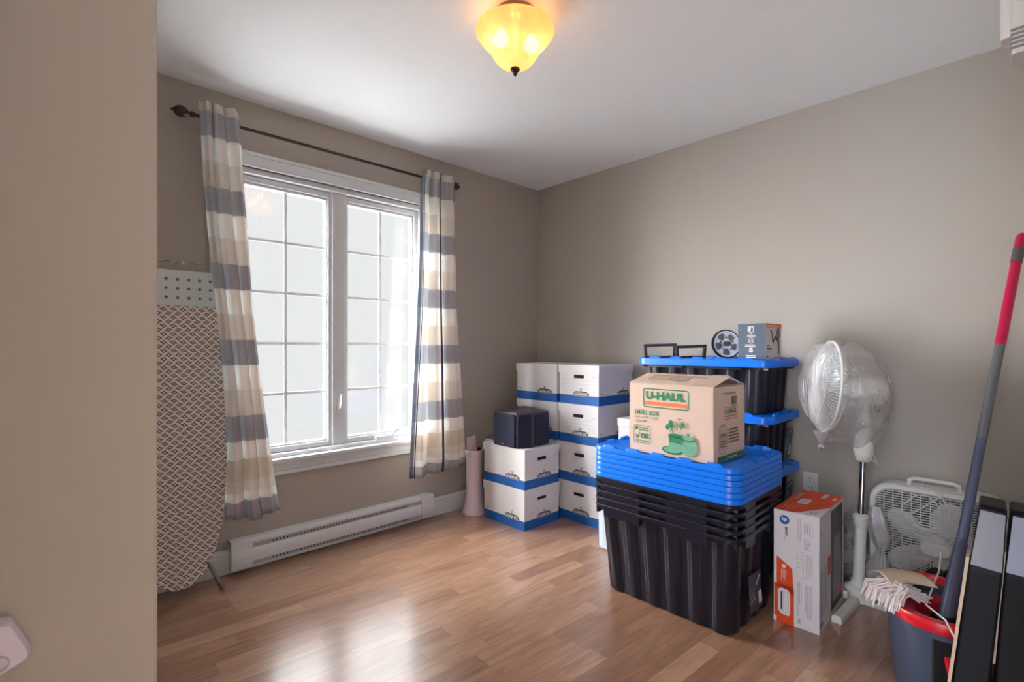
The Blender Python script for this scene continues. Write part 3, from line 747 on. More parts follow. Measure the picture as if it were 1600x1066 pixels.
def lid_mesh(L_, W_, th, raised=True):
    """top at z=th, outline as above, castellated inner edge and recessed centre"""
    mb = MB(); pr = dense(rrect(W_, L_, .055, 8), .006)
    def ring(off, z): return [(x * (W_ - 2 * off) / W_, y * (L_ - 2 * off) / L_, z) for x, y in pr]
    def cast(a0_, a1_, z0_, z1_):
        """offset / height between the low (0) and the raised (1) castellation stretches"""
        outp = []
        for x, y in pr:
            if abs(abs(x) - W_ / 2) < 1e-4: t = y / .128
            elif abs(abs(y) - L_ / 2) < 1e-4: t = x / .128
            else: t = .5
            k = .5 + .5 * max(-1, min(1, 3.0 * math.cos(2 * PI * t)))
            off = a0_ + (a1_ - a0_) * k
            outp.append((x * (W_ - 2 * off) / W_, y * (L_ - 2 * off) / L_, z0_ + (z1_ - z0_) * k))
        return outp
    up = .011
    mb.loft([ring(.012, .001), ring(.002, 0), ring(0, .001), ring(0, th - .005), ring(.0015, th - .001), ring(.005, th), cast(.008, .009, th, th + up), cast(.010, .022, th, th + up), cast(.012, .026, th - .003, th - .003), ring(.045, th - .003), ring(.052, th), ring(.085, th), ring(.09, th - .003), ring(.13, th - .003)], cap0=False, cap1=True)
    return mb
EX, EY = -.815, -1.72
EL, EW = .69, .52
nest_pitch = .0325
for i in range(5):
    ztop = .412 + i * nest_pitch
    lab = ['bottom black tote of the nested stack, its ribbed sides in full view on the floor', 'second black tote from the bottom of the nested stack, only its rim showing', 'middle black tote of the nested stack, only its rim showing', 'fourth black tote up in the nested stack, only its rim showing', 'topmost black tote of the nested stack, rim right under the blue lids'][i]
    t = thing('storage_tote', lab, 'storage tote', (EX, EY, i * nest_pitch), 0, 'nested black totes')
    mb = MB(); tote_body(mb, EL - .01 , EW - .01, .40, .60 + .0, .405, ribs=(i == 0) or True); mb.obj('tote_body', TOTE, t, smooth=50)
    mb = MB(); rim(mb, EL, EW, .412, .030, deep=.020 if i == 0 else 0); mb.obj('rim', TOTE, t, smooth=30)
    if i == 0:
        F = Face((-.10, -.327, .07), (1, 0, 0), (0, 0.06, 1), .003); F.rect(0, .0, .13, .15, 0); F.lines(.01, .03, .07, .10, 5, 1, .4); F.poly([(.06, .10), (.075, .10), (.12, .135), (.105, .135)], 1, 1); F.rect(.085, .02, .12, .07, 1, 1)
        F.obj('sticker', [mat('dark_teal_sticker', (20, 52, 66), .4), CARD], t)
zl = .412 + 4 * nest_pitch + .001
for i in range(6):
    lab = ['lowest blue lid of the pile, resting on the nested black totes', 'second blue lid from the bottom of the pile on the black totes', 'third blue lid from the bottom of the pile on the black totes', 'third blue lid from the top of the pile under the printed moving box', 'second blue lid from the top of the pile under the printed moving box', 'top blue lid with castellated rim, right under the printed moving box'][i]
    o = lid_mesh(EL, EW, .0225).obj('tote_lid', LIDB, loc=(EX, EY, zl + i * .0237), smooth=35)
    tag(o, lab, 'lid', 'loose blue tote lids')
LIDTOP = zl + 5 * .0237 + .0225
# rear stack of lidded totes along the right wall
FX, FY, FL, FW = -.262, -1.612, .735, .455
for i in range(4):
    lab = ['bottom lidded tote of the rear stack, hidden behind the nested totes', 'black tote with blue lid, second from the floor in the rear stack', 'black tote with blue lid, third from the floor in the rear stack', 'black tote with blue lid on top of the rear stack, below the wheel and handles'][i]
    t = thing('lidded_tote', lab, 'storage tote', (FX, FY, i * .2725), 0, 'lidded black totes against the wall')
    mb = MB(); tote_body(mb, FL - .05, FW - .05, .235, FL - .115, FW - .115); mb.obj('tote_body', TOTE, t, smooth=50)
    mb = MB(); rim(mb, FL - .03, FW - .03, .240, .018); mb.obj('rim', TOTE, t, smooth=30)
    o = lid_mesh(FL, FW, .036).obj('lid', LIDB, t, loc=(0, 0, .2355), smooth=35)
    if i in (1, 2):
        F = Face((.04, -(FL - .09) / 2 - .012, .03), (1, 0, 0), (0, -.12, 1), .002); F.rect(0, 0, .09, .16, 0); F.lines(.012, .05, .04, .12, 5, 1, .4); F.rect(.055, .02, .075, .075, 1, 1); F.poly([(.02, .135), (.07, .15), (.07, .155), (.02, .14)], 1, 1)
        F.obj('sticker', [mat('dark_teal_sticker', (20, 52, 66), .4), CARD], t)
FT = 3 * .2725 + .2355 + .036

# ================================================================== things on the rear stack
def tool_handle(name, label, loc, rz, w, hh, m_):
    t = thing(name, label, 'handle', loc, rz, 'black plastic handles on the tote')
    mb = MB(); mb.loft([[(x, y, z) for x, z in ((-w / 2, 0), (-w / 2 + .006, hh), (w / 2 - .004, hh + .010), (w / 2, 0))] for y in (-.012, .012)])
    # window cut: build as four bars instead
    mb = MB(); th = .016
    def bar(p, q, tz=th, ty=.024):
        p, q = Vector(p), Vector(q); d = (q - p).normalized(); n = Vector((-d.z, 0, d.x)); y = Vector((0, 1, 0))
        mb.loft([[c + n * (tz / 2) * a_ + y * (ty / 2) * b_ for a_, b_ in ((-1, -1), (1, -1), (1, 1), (-1, 1))] for c in (p, q)])
    bar((-w / 2 - .004, 0, hh - th / 2), (w / 2 + .004, 0, hh + .006 - th / 2), .017, .028)
    mb.obj('grip', m_, t, bevel=.004)
    for s_ in (-1, 1):
        mb = MB(); bar((s_ * (w / 2 - .008), 0, .010), (s_ * (w / 2 - .004), 0, hh - .012)); mb.obj('upright', m_, t, bevel=.003)
    mb = MB(); mb.box((-w / 2, -.018, 0), (w / 2, .018, .014)); mb.obj('foot_bar', m_, t, bevel=.003)
    return t
HP1 = mat('grey_plum_plastic', (70, 66, 78), .35); HP2 = mat('dark_grey_plastic', (58, 58, 54), .35)
tool_handle('tool_handle', 'dark plum-grey rectangular carry handle standing on the top tote, nearer the archive boxes', (-.375, -1.335, FT - .001), R(-47), .178, .080, HP1)
tool_handle('tool_handle', 'dark grey rectangular carry handle standing on the top tote, next to the wheel', (-.28, -1.475, FT - .001), R(-47), .165, .072, HP2)
# wheel
wh = thing('wheel', 'silver spoked toy wheel with thin black tyre leaning on the dark printed carton', 'wheel', (-.357, -1.712, FT + .001))
Mw = Matrix.Translation((0, 0, .078)) @ Matrix.Rotation(R(-47 + 5), 4, 'Z') @ Matrix.Rotation(R(82), 4, 'X')
RW = .076
MB().lathe([(RW - .006, -.011), (RW, -.008), (RW + .001, 0), (RW, .008), (RW - .006, .011), (RW - .007, 0)], 48, M=Mw, cap0=False, cap1=False).obj('tyre', BLACKP, wh, smooth=True)
SIL = mat('silver_blue_plastic', (214, 220, 230), .3)
mb = MB(); mb.lathe([(RW - .006, -.007), (RW - .006, .009), (RW - .014, .009), (RW - .017, .004), (RW - .017, -.007)], 48, M=Mw, cap0=False, cap1=False)
for k in range(5):
    a0 = 2 * PI * k / 5 + .3; pts = [(.012, -.55), (.030, -.32), (.048, -.24), (.061, -.36), (.061, .30), (.046, .14), (.030, .26), (.012, .55)]
    q = [(r * math.cos(a0 + d), r * math.sin(a0 + d)) for r, d in pts]
    mb.loft([[(x, y, z) for x, y in q] for z in (-.004, .005)], M=Mw)
mb.lathe([(.024, -.005), (.026, .006), (.020, .010), (.001, .011)], 24, M=Mw); rimo = mb.obj('rim_and_spokes', SIL, wh, smooth=30)
MB().loft([[(x * s_, y * s_, z) for x, y in rrect(.040, .024, .010)] for s_, z in ((1, .010), (1, .016), (.8, .019))], M=Mw).obj('hub_cap', mat('dark_hub', (52, 56, 68), .3), rimo, smooth=30)
nb = MB()
for k in range(5):
    a0 = 2 * PI * k / 5 + .9; nb.lathe([(.004, .003), (.004, .0115), (.002, .013)], 10, M=Mw @ Matrix.Translation((.034 * math.cos(a0 - .6), .034 * math.sin(a0 - .6), 0)))
nb.obj('lug_nut', mat('dark_hub', (52, 56, 68), .3), rimo)
MB().lathe([(RW - .018, -.0065), (.001, -.0065)], 32, M=Mw, cap0=False, cap1=False).obj('back_disc', mat('inner_grey', (96, 100, 112), .5), wh)
# small printed carton
sb = thing('product_carton', 'small dark grey and orange printed product carton on the top tote', 'box', (-.325, -1.870, FT + .0005))
sx0, sx1, sy0, sy1, shh = -.105, .105, -.067, .067, .180
SG = mat('slate_print', (84, 96, 114), .45)
mb = MB(); mb.box((sx0, sy0, 0), (sx1, sy1, shh)); mb.m = [1, 1, 2, 1, 1, 0]
mb.obj('carton', [SG, CARD, mat('pale_print', (206, 196, 194), .5)], sb, bevel=.0015)
F = Face((sx0, sy1, 0), (0, -1, 0), (0, 0, 1), .0008)
F.frame(.048, .135, .078, .165, .004, .004, 0); F.poly([(.048, .135), (.058, .135), (.064, .158), (.056, .163)], 0); F.disc(.063, .134, .007); F.lines(.045, .112, .085, .126, 2, 0, .6, .1)
F.disc(.064, .095, .014, mi=0); F.disc(.064, .095, .0115, mi=1, k=1); F.lines(.054, .090, .074, .100, 2, 0, .45, .1, k=2); F.lines(.035, .064, .095, .078, 2, 0, .6, .25)
F.text('S', .054, .036, .020, .024, 0, 0, .06); F.lines(.040, .010, .090, .026, 2, 0, .6, .15)
F.obj('printing', [CARD, SG], sb)
F = Face((sx0, sy0, 0), (1, 0, 0), (0, 0, 1), .0008)
F.rect(0, .158, .21, .180, 0); F.lines(.01, .162, .16, .176, 2, 3, .4, .1, k=1)
F.poly([(.055, .150), (.075, .146), (.095, .100), (.120, .122), (.150, .110), (.165, .112), (.178, .095), (.180, .030), (.165, .022), (.160, .060), (.150, .090), (.120, .104), (.095, .078), (.080, .090), (.072, .130), (.055, .140)], 1)
F.disc(.165, .130, .026, .030, 1); F.disc(.165, .130, .020, .024, 2, 1)
F.lines(.012, .068, .05, .076, 1, 1, .7); F.lines(.012, .050, .085, .062, 1, 1, .8); F.lines(.012, .034, .075, .044, 1, 4, .8); F.lines(.012, .012, .03, .024, 1, 1, .7); F.lines(.12, .004, .20, .016, 2, 0, .5)
F.obj('printing', [ORANGEP, mat('brown_black_print', (58, 48, 50), .5), mat('print_grey', (130, 122, 122), .6), mat('pale_print', (206, 196, 194), .5), GREYINK], sb)

# ================================================================== PRINTED MOVING BOX on the blue lids
ub = thing('moving_box', 'tan cardboard moving box printed in green and orange, on the blue lids', 'box', (-.898, -1.765, LIDTOP + .0005), R(-1.0))
ux, uy, uh = .145, .1975, .305
mb = MB(); 
mb.add([(-ux, -uy, 0), (ux, -uy, 0), (ux, uy, 0), (-ux, uy, 0), (-ux, -uy, uh), (ux, -uy, uh), (ux, uy, uh), (-ux, uy, uh)], [(3, 2, 1, 0), (3, 0, 4, 7)], 0)
mb.add([(ux, -uy, 0), (ux, uy, 0), (ux, uy, uh), (ux, -uy, uh)], [(0, 1, 2, 3)])
for sy in (-1, 1):
    xs = [-ux, .015, .075, ux] ; zs = [0, .228, .262, uh]; y = sy * uy
    for i in range(3):
        for j in range(3):
            if i == 1 and j == 1: continue
            f = [(xs[i], y, zs[j]), (xs[i + 1], y, zs[j]), (xs[i + 1], y, zs[j + 1]), (xs[i], y, zs[j + 1])]
            if sy > 0: f.reverse()
            mb.add(f, [(0, 1, 2, 3)])
mb.add([(-ux + .003, -uy + .003, uh - .03), (ux - .003, -uy + .003, uh - .03), (ux - .003, uy - .003, uh - .03), (-ux + .003, uy - .003, uh - .03)], [(0, 1, 2, 3)], 1)  # dark inner sheet stands for the shade under the flaps
body = mb.obj('body', [KRAFT, mat('shaded_kraft', (80, 66, 60), .9)], ub, solid=.003)
rx, rz_ = .0, .034
for nm, xa, xb in (('top_flap', -ux, .012), ('top_flap', ux, -.012)):
    s_ = 1 if xa < 0 else -1
    mb = MB(); e = .004 if xa < 0 else .0
    mb.loft([[(x, y, z) for x, z in ((xa, uh + .001), (xb - s_ * .005, uh + rz_ + (.004 if xa < 0 else -.001)), (xb - s_ * .005, uh + rz_ + (.007 if xa < 0 else .002)), (xa, uh + .004))] for y in (-uy, uy)])
    fl = mb.obj(nm, KRAFT, ub)
    if xa < 0:
        F = Face((-ux, .14, uh + .0045), (0, -1, 0), (.157 - .012, 0, .036), .0012); F.rect(.0, .055, .10, .11, 0); F.rect(.11, .05, .19, .105, 1); F.lines(.0, .115, .26, .13, 1, 2, .6)
        F.obj('faded_label', [mat('faded_tan', (196, 172, 140), .8, var=.2, vscale=60), mat('faded_grey', (176, 160, 146), .8, var=.2, vscale=60), mat('brown_tape', (170, 138, 112), .5)], fl)
MB().tube([(-.03, -uy + .06, uh + .044), (.01, -uy + .015, uh + .044), (.05, -uy - .010, uh + .02), (.075, -uy - .012, uh - .012)], .0022, 6).obj('plastic_strap', mat('clear_strap', (200, 196, 200), .2), ub)
# front print (-X face): right = -Y
F = Face((-ux, uy, 0), (0, -1, 0), (0, 0, 1), .0022)
F.frame(.072, .203, .290, .287, .0045, .012, 0)
F.text('U-HAUL', .086, .238, .190, .036, 0, 0, .06); F.rect(.082, .214, .280, .230, 1)
F.text('SMALL BOX', .028, .168, .125, .022, 0, 0, .022)
F.text('16 3/8" x 12 5/8" x 12 5/8"', .028, .152, .118, .009, 2, 0, .01); F.text('1.5 CU FT', .031, .134, .060, .010, 2, 0, .02)
F.frame(.024, .040, .110, .120, .0022, .009, 2)
F.disc(.039, .106, .0085, mi=0); F.text('U-HAUL', .052, .105, .048, .007, 0, 0, .04); F.text('BOXES', .052, .095, .048, .007, 0, 0, .04)
F.poly([(.032, .074), (.036, .078), (.042, .068), (.056, .090), (.059, .089), (.043, .058), (.041, .058)], 0); F.text('OK', .060, .062, .044, .024, 0, 0, .07); F.text('FOR SHIPPING', .032, .047, .070, .007, 0, 0, .03)
# kitchenware picture
F.disc(.215, .030, .050, .018, 0); F.disc(.215, .032, .040, .012, 3, 1); F.poly([(.203, .034), (.262, .030), (.266, .090), (.200, .096)], 3, 2); F.disc(.233, .094, .033, .010, 0, 3)
F.poly([(.200, .096), (.266, .090), (.262, .062), (.203, .066)], 0, 3)
F.disc(.292, .055, .036, .040, 3, 2); F.disc(.292, .088, .028, .010, 0, 3); F.disc(.292, .092, .026, .010, 3, 4); F.disc(.292, .106, .007, .005, 0, 4)
for (x0, y0, x1, y1) in ((.222, .098, .210, .135), (.236, .098, .250, .165), (.243, .098, .266, .140), (.215, .098, .198, .130)):
    F.poly([(x0 - .001, y0), (x0 + .001, y0), (x1 + .001, y1), (x1 - .001, y1)], 2, 2)
F.disc(.212, .142, .012, .017, 0, 3); F.disc(.196, .128, .009, .012, 0, 3)
for k in range(12):
    a0 = 2 * PI * k / 12; F.poly([(.262, .142), (.262 + .017 * math.cos(a0 - .12), .142 + .017 * math.sin(a0 - .12)), (.262 + .017 * math.cos(a0 + .12), .142 + .017 * math.sin(a0 + .12))], 0, 3)
F.disc(.262, .142, .009, mi=0, k=4); F.disc(.262, .142, .004, mi=3, k=5); F.rect(.242, .165, .262, .168, 2, 2)
F.obj('front_printing', [GREENP, ORANGEP, mat('dark_green_ink', (84, 110, 96), .7), GREENL], ub)
# end print (-Y face)
F = Face((-ux, -uy, 0), (1, 0, 0), (0, 0, 1), .0022)
BI = mat('brown_green_ink', (104, 98, 84), .7)
F.text('PLEASE REMEMBER', .07, .272, .13, .009, 1, 0, .01)
F.frame(.085, .170, .215, .220, .002, .003, 1); F.text('U-HAUL', .094, .192, .112, .020, 0, 0, .04); F.rect(.094, .179, .206, .186, 2)
F.frame(.036, .030, .116, .150, .0035, .038, 1); F.disc(.076, .090, .033, .052, 3, 0); F.text('100%', .050, .100, .052, .016, 1, 1, .03); F.lines(.050, .060, .102, .092, 3, 1, .5, .1, k=1)  # slightly darker kraft tone fills the oval badge
F.lines(.128, .070, .235, .135, 5, 1, .5, .3); F.poly([(.030, .004), (.278, .004), (.278, .024), (.030, .024)], 0); F.lines(.11, .010, .20, .018, 1, 4, .5, 0, k=1)
F.obj('end_printing', [GREENP, BI, mat('faded_orange', (206, 120, 84), .7), mat('darker_kraft_print', (196, 170, 152), .8), KRAFT], ub)

# ================================================================== PRINTER CARTON
hb = thing('printer_carton', 'tall white and orange printer carton standing on the floor beside the totes', 'box', (-.538, -2.158, 0), R(1.2))
px, py, ph = .197, .085, .470
WH = mat('white_gloss_card', (226, 220, 224), .45); OR = mat('vivid_orange_print', (226, 76, 26), .45)
MB().box((-px, -py, 0), (px, py, ph)).obj('carton', [WH], hb, bevel=.0015)
F = Face((-px, py, 0), (0, -1, 0), (0, 0, 1), .0008)      # narrow side
F.rect(.003, .0, .078, .150, 1); F.poly([(.012, .150), (.078, .120), (.072, .235), (.012, .275)], 1); F.rect(.0, .0, .012, .022, 4, 1)
F.rect(.003, .148, .075, .16, 1)
F.poly([(.018, .050), (.030, .036), (.058, .034), (.064, .046), (.064, .130), (.056, .142), (.030, .146), (.018, .136)], 4, 1); F.rect(.028, .055, .034, .130, 3, 2); F.frame(.036, .045, .058, .136, .0015, .006, 2, 2)
F.disc(.040, .238, .008, mi=4, k=1); F.lines(.030, .175, .052, .225, 4, 4, .35, .3, True, k=1)
F.disc(.042, .432, .019, mi=0); F.text('hp', .032, .424, .020, .020, 4, 1, .05)
F.text('ENVY', .044, .402, .036, .010, 3, 0, .05, -90); F.lines(.040, .345, .048, .362, 2, 2, .5, .2, True); F.rect(.022, .310, .0225, .39, 2)
F.rect(.083, .015, .0835, .46, 2)
F.lines(.092, .335, .108, .450, 4, 2, .45, .35, True); F.frame(.115, .385, .146, .440, .001, .002, 2); F.lines(.118, .39, .143, .435, 3, 2, .5, .3, True); F.frame(.115, .325, .140, .375, .001, .002, 2); F.lines(.118, .33, .138, .37, 4, 2, .5, .3)
F.frame(.088, .205, .114, .315, .0012, .002, 2)
for a_ in (.095, .105):
    for z in (.250, .268, .285, .300): F.disc(a_, z, .002, mi=3, n=8)
F.lines(.122, .20, .150, .310, 5, 2, .35, .4, True); F.lines(.092, .05, .110, .190, 3, 2, .4, .4, True); F.lines(.120, .04, .148, .185, 4, 2, .4, .3, True); F.rect(.092, .02, .102, .04, 2)
F.obj('side_printing', [mat('hp_blue_print', (24, 96, 160), .5), OR, GREYINK, INK, WH], hb)
F = Face((-px, -py, 0), (1, 0, 0), (0, 0, 1), .0008)      # broad side
F.rect(.170, .030, .370, .455, 0); F.poly([(.20, .06), (.33, .06), (.345, .20), (.31, .34), (.22, .33)], 4, 1); F.rect(.12, .20, .185, .275, 1, 1); F.lines(.13, .21, .175, .265, 3, 2, .4, k=2)
F.lines(.012, .02, .05, .045, 2, 3, .7, .1); F.lines(.02, .05, .055, .25, 2, 2, .4, .2, True); F.lines(.075, .03, .11, .26, 3, 2, .4, .2, True); F.rect(.02, .39, .04, .41, 2)
F.poly([(.30, .07), (.36, .05), (.365, .09), (.32, .11)], 1, 2)
F.obj('photo_panel', [mat('dark_photo_print', (58, 52, 56), .4, var=.5, vscale=25), OR, GREYINK, mat('violet_ink', (60, 56, 120), .5), mat('photo_grey', (134, 124, 130), .4, var=.4, vscale=20)], hb)
F = Face((-px, -py, ph), (1, 0, 0), (0, 1, 0), .0008)     # top
F.poly([(.0, .17), (.394, .17), (.394, .0), (.17, .0), (.0, .088)], 0); F.rect(.15, .085, .235, .125, 1, 1); F.lines(.16, .09, .225, .12, 4, 3, .4, .1, k=2); F.rect(.27, .14, .33, .158, 3, 1); F.rect(.30, .05, .38, .068, 1, 1); F.rect(.29, .012, .34, .022, 1, 1)
F.lines(.04, .11, .12, .16, 3, 2, .35, .2, k=1); F.lines(.22, .135, .26, .155, 2, 3, .5, .2, k=1); F.lines(.03, .02, .07, .05, 2, 3, .5, .2, k=1)
F.obj('top_printing', [OR, WH, mat('pale_orange', (238, 150, 110), .5), GREYINK], hb)

# ================================================================== WALL OUTLET
ot = thing('wall_outlet', 'white duplex outlet on the right wall above the printer carton', 'outlet', (0, -2.010, .425))
mb = MB(); mb.loft([[(x, y, z) for y, z in rrect(.072 * k, .117 * k, .006)] for x, k in ((0, 1), (-.004, 1), (-.0065, .93))]); cp = mb.obj('cover_plate', WPLAST, ot)
for dz in (-.024, .024):
    mb = MB(); mb.loft([[(x, y, z + dz) for y, z in rrect(.034 * k, .029 * k, .011)] for x, k in ((-.006, 1), (-.009, 1), (-.0095, .95))])
    for dy in (-.0065, .0065): mb.box((-.0102, dy - .001, dz - .001), (-.0094, dy + .001, dz + .008), 1)
    mb.lathe([(.0025, 0), (.0025, .001)], 10, 1, M=Matrix.Translation((-.0094, 0, dz - .008)) @ Matrix.Rotation(-PI / 2, 4, 'Y'))
    mb.obj('socket', [WPLAST, DARK], ot)

# ================================================================== PEDESTAL FAN
pf = thing('pedestal_fan', 'white pedestal fan with its head wrapped in a clear plastic bag', 'fan', (-.300, -2.285, 0))
# base: four flat feet and hub
for ang, ln in ((177, .285), (267, .30), (87, .24), (-3, .115)):
    M = Matrix.Rotation(R(ang), 4, 'Z')
    mb = MB(); mb.loft([[(x, y * w, z) for y, z in ((-.019, 0), (.019, 0), (.019, .022), (.012, .034), (-.012, .034), (-.019, .022))] for x, w in ((.03, 1), (ln, 1))], M=M)
    mb.obj('foot', WPLAST, pf, bevel=.003)
MB().lathe([(.040, .004), (.040, .050), (.050, .052), (.050, .066), (.036, .076), (.028, .084), (.026, .10)], 32).obj('base_hub', WPLAST, pf, smooth=True)
LEAN = Vector((.018, -.016))     # slight lean of the pole per 0.6 m
def pc(z): return (LEAN.x * z / .6, LEAN.y * z / .6, z)
MB().tube([pc(.09), pc(.355)], [.0235, .0225], 24).obj('lower_pole', WPLAST, pf, smooth=True)
MB().lathe([(.024, -.03), (.029, -.022), (.030, .0), (.033, .004), (.033, .022), (.026, .028), (.016, .032)], 24, M=Matrix.Translation(pc(.365))).obj('height_collar', WPLAST, pf, smooth=True)
MB().tube([pc(.385), pc(.66)], .0125, 20).obj('upper_pole', CHROME, pf, smooth=True)
mb = MB(); cx, cy, _ = pc(.70)
mb.loft([[(cx + x * k, cy + y * k, z) for x, y in rrect(.075, .075, .03)] for z, k in ((.632, .45), (.640, .75), (.68, 1), (.76, 1.0), (.82, .85), (.85, .6))]); hd = mb.obj('control_housing', WPLAST, pf, smooth=50)
MB().tube([(cx - .03, cy - .02, .66), (cx + .01, cy - .05, .63), (cx + .03, cy - .045, .615), (cx + .05, cy - .03, .655), (cx + .03, cy - .01, .70)], .0035, 8).obj('cord', WPLAST, pf, smooth=True)
# head: axis points away from the viewer's side towards the window wall
ax = Vector((-.7247, .689, 0)).normalized(); fw = Vector((.689, .7247, 0))
axis = (ax * math.cos(R(17)) + fw * math.sin(R(17)) + Vector((0, 0, .10))).normalized()
hc = Vector((cx, cy, .968)) + ax * .118
zax = axis; xax = zax.cross(Vector((0, 0, 1))).normalized(); yax = zax.cross(xax).normalized()
HM = Matrix(((xax.x, yax.x, zax.x, hc.x), (xax.y, yax.y, zax.y, hc.y), (xax.z, yax.z, zax.z, hc.z), (0, 0, 0, 1)))
MB().lathe([(.02, -.190), (.050, -.180), (.058, -.165), (.060, -.09), (.050, -.065), (.024, -.05), (.020, -.015)], 32, M=HM).obj('motor_housing', WPLAST, pf, smooth=True)
MB().tube([(cx, cy, .83), (cx, cy, .90), tuple(hc - axis * .15)], [.026, .022, .03], 16).obj('tilt_neck', WPLAST, pf, smooth=True)
cg = MB(); RC = .205
def ringt(r, z, w): cg.lathe([(r + w * math.cos(a_), z + w * math.sin(a_)) for a_ in [2 * PI * k / 6 for k in range(7)]], 56, M=HM, cap0=False, cap1=False)
ringt(RC, .045, .006); ringt(RC * .62, .082, .002); ringt(RC * .62, -.005, .002)
for k in range(96):
    a0 = 2 * PI * k / 96; c_, s_ = math.cos(a0), math.sin(a0)
    cg.tube([(c_ * r, s_ * r, z) for r, z in ((.035, .092), (.11, .088), (.17, .075), (.198, .055), (.205, .042), (.198, .028), (.17, .010), (.11, -.006), (.05, -.012))], .0013, 4, M=HM)
cg.lathe([(.038, .088), (.038, .094), (.001, .098)], 24, M=HM); cage = cg.obj('wire_cage', WPLAST, pf)
bl = MB()
for k in range(4):
    a0 = PI / 2 * k + .3; rings = []
    for r, w, tw in ((.03, .03, .5), (.07, .055, .45), (.12, .08, .35), (.165, .075, .25), (.18, .05, .2)):
        row = []
        for s_ in (-1, 0, 1):
            x_, y_ = r, s_ * w; row.append((x_ * math.cos(a0) - y_ * math.sin(a0), x_ * math.sin(a0) + y_ * math.cos(a0), .035 + y_ * tw))
        rings.append(row)
    bl.loft(rings, closed=False, cap0=False, cap1=False, M=HM)
bl.lathe([(.03, .02), (.03, .055), (.02, .065), (.001, .068)], 20, M=HM)
bl.obj('fan_blades', mat('pale_blue_blade', (170, 186, 200), .3), pf, smooth=True)
# plastic bag over the head
pb = thing('plastic_bag', 'clear plastic bag tied over the pedestal fan head', 'plastic bag', (-.30, -2.285, .60))
rnd = random.Random(3)
prof_b = []    # sections along a near-horizontal axis from cage to motor, each: distance, half-height up, half-height down, half-depth
secs = [(-.155, .02, .02, .02), (-.150, .10, .10, .09), (-.135, .165, .16, .15), (-.10, .205, .205, .195), (-.055, .222, .235, .215), (-.01, .222, .255, .215), (.04, .20, .262, .195), (.08, .172, .265, .165), (.12, .140, .275, .13), (.155, .105, .285, .10), (.178, .07, .25, .07), (.188, .03, .12, .035), (.190, .005, .02, .01)]
bc = Vector((cx, cy, .962)) + ax * .088
rings = []
for d, hu, hd_, w in secs:
    ring = []
    for k in range(64):
        a0 = 2 * PI * k / 64; c_, s_ = math.cos(a0), math.sin(a0)
        hh = hu if s_ > 0 else hd_
        wr = 1 + .018 * math.sin(11 * a0 + d * 60) + .012 * math.sin(23 * a0 + d * 25)
        ww = w * (1 if s_ > 0 else max(.22, 1 - .62 * (-s_) ** 2 * (1 if hd_ > .2 else .3)))
        if s_ < -.4 and d > .0: hh *= 1 + .04 * math.sin(9 * a0)
        p = bc + (-ax) * d * .93 + fw * (c_ * ww * wr) + Vector((0, 0, s_ * hh * wr))
        ring.append(p - Vector((0, 0, .60)))
    rings.append(ring)
FILM = film_material('clear_polythene', .42, (236, 232, 234))
mb = MB(); mb.loft(rings, cap0=True, cap1=True); mb.obj('film', FILM, pb, smooth=True)
kn = bc + ax * .105 + Vector((0, 0, -.245 - .60))
mb = MB(); mb.lathe([(.001, -.03), (.010, -.026), (.013, -.014), (.006, -.004), (.010, .010), (.022, .03), (.034, .055)], 14, M=Matrix.Translation(kn), cap1=False); mb.obj('tied_knot', film_material('gathered_polythene', .75), pb, smooth=True)
for k in range(5):
    e = kn + Vector((.0, 0, .005)); q = e - ax * (.06 + .03 * k) + Vector((0, 0, .03 + .012 * k)) - fw * .03
    MB().tube([e, (e + q) / 2 + Vector((0, 0, -.004)) - fw * .012, q], [.004, .0022, .0008], 5).obj('fold', MATS['gathered_polythene'], pb, smooth=True)

# crumpled bag on the floor behind the fan pole
fb = thing('plastic_bag', 'crumpled clear plastic bag on the floor behind the pedestal fan pole', 'plastic bag', (-.13, -2.20, 0))
def crumple(mb, c, rad, seed, M=None):
    rnd = random.Random(seed); ph = [rnd.uniform(0, 6) for _ in range(8)]
    nu, nv = 36, 20; rings = []
    for j in range(nv + 1):
        th = PI * (j + .01) / (nv + .02); ring = []
        for i in range(nu):
            a0 = 2 * PI * i / nu
            k = 1 + .13 * math.sin(5 * a0 + ph[0] + 3 * th) + .10 * math.sin(9 * a0 - 4 * th + ph[1]) + .09 * math.sin(7 * th + 3 * a0 + ph[2])
            ring.append((c[0] + rad[0] * k * math.sin(th) * math.cos(a0), c[1] + rad[1] * k * math.sin(th) * math.sin(a0), max(.003, c[2] + rad[2] * k * math.cos(th))))
        rings.append(ring)
    mb.loft(rings); return mb
mb = MB(); crumple(mb, (0, .02, .15), (.075, .095, .15), 5); crumple(mb, (.02, -.05, .27), (.04, .05, .09), 9); mb.obj('film', film_material('grey_polythene', .42, (190, 188, 196), 26), fb, smooth=True)
fb2 = thing('plastic_bag', 'twisted clear plastic bag hanging against the left edge of the box fan', 'plastic bag', (-.21, -2.345, 0))
mb = MB(); n = 28; rings = []
for z, w, d in ((.012, .045, .012), (.05, .065, .016), (.12, .055, .016), (.19, .03, .012), (.225, .012, .008), (.25, .03, .012), (.30, .045, .014), (.36, .04, .012), (.42, .02, .006)):
    rings.append([(d * (1 + .3 * math.sin(5 * 2 * PI * k / n)) * math.cos(2 * PI * k / n), .012 * math.sin(z * 20) + w * math.sin(2 * PI * k / n), z) for k in range(n)])
mb.loft(rings); mb.obj('film', MATS['gathered_polythene'], fb2, smooth=True)

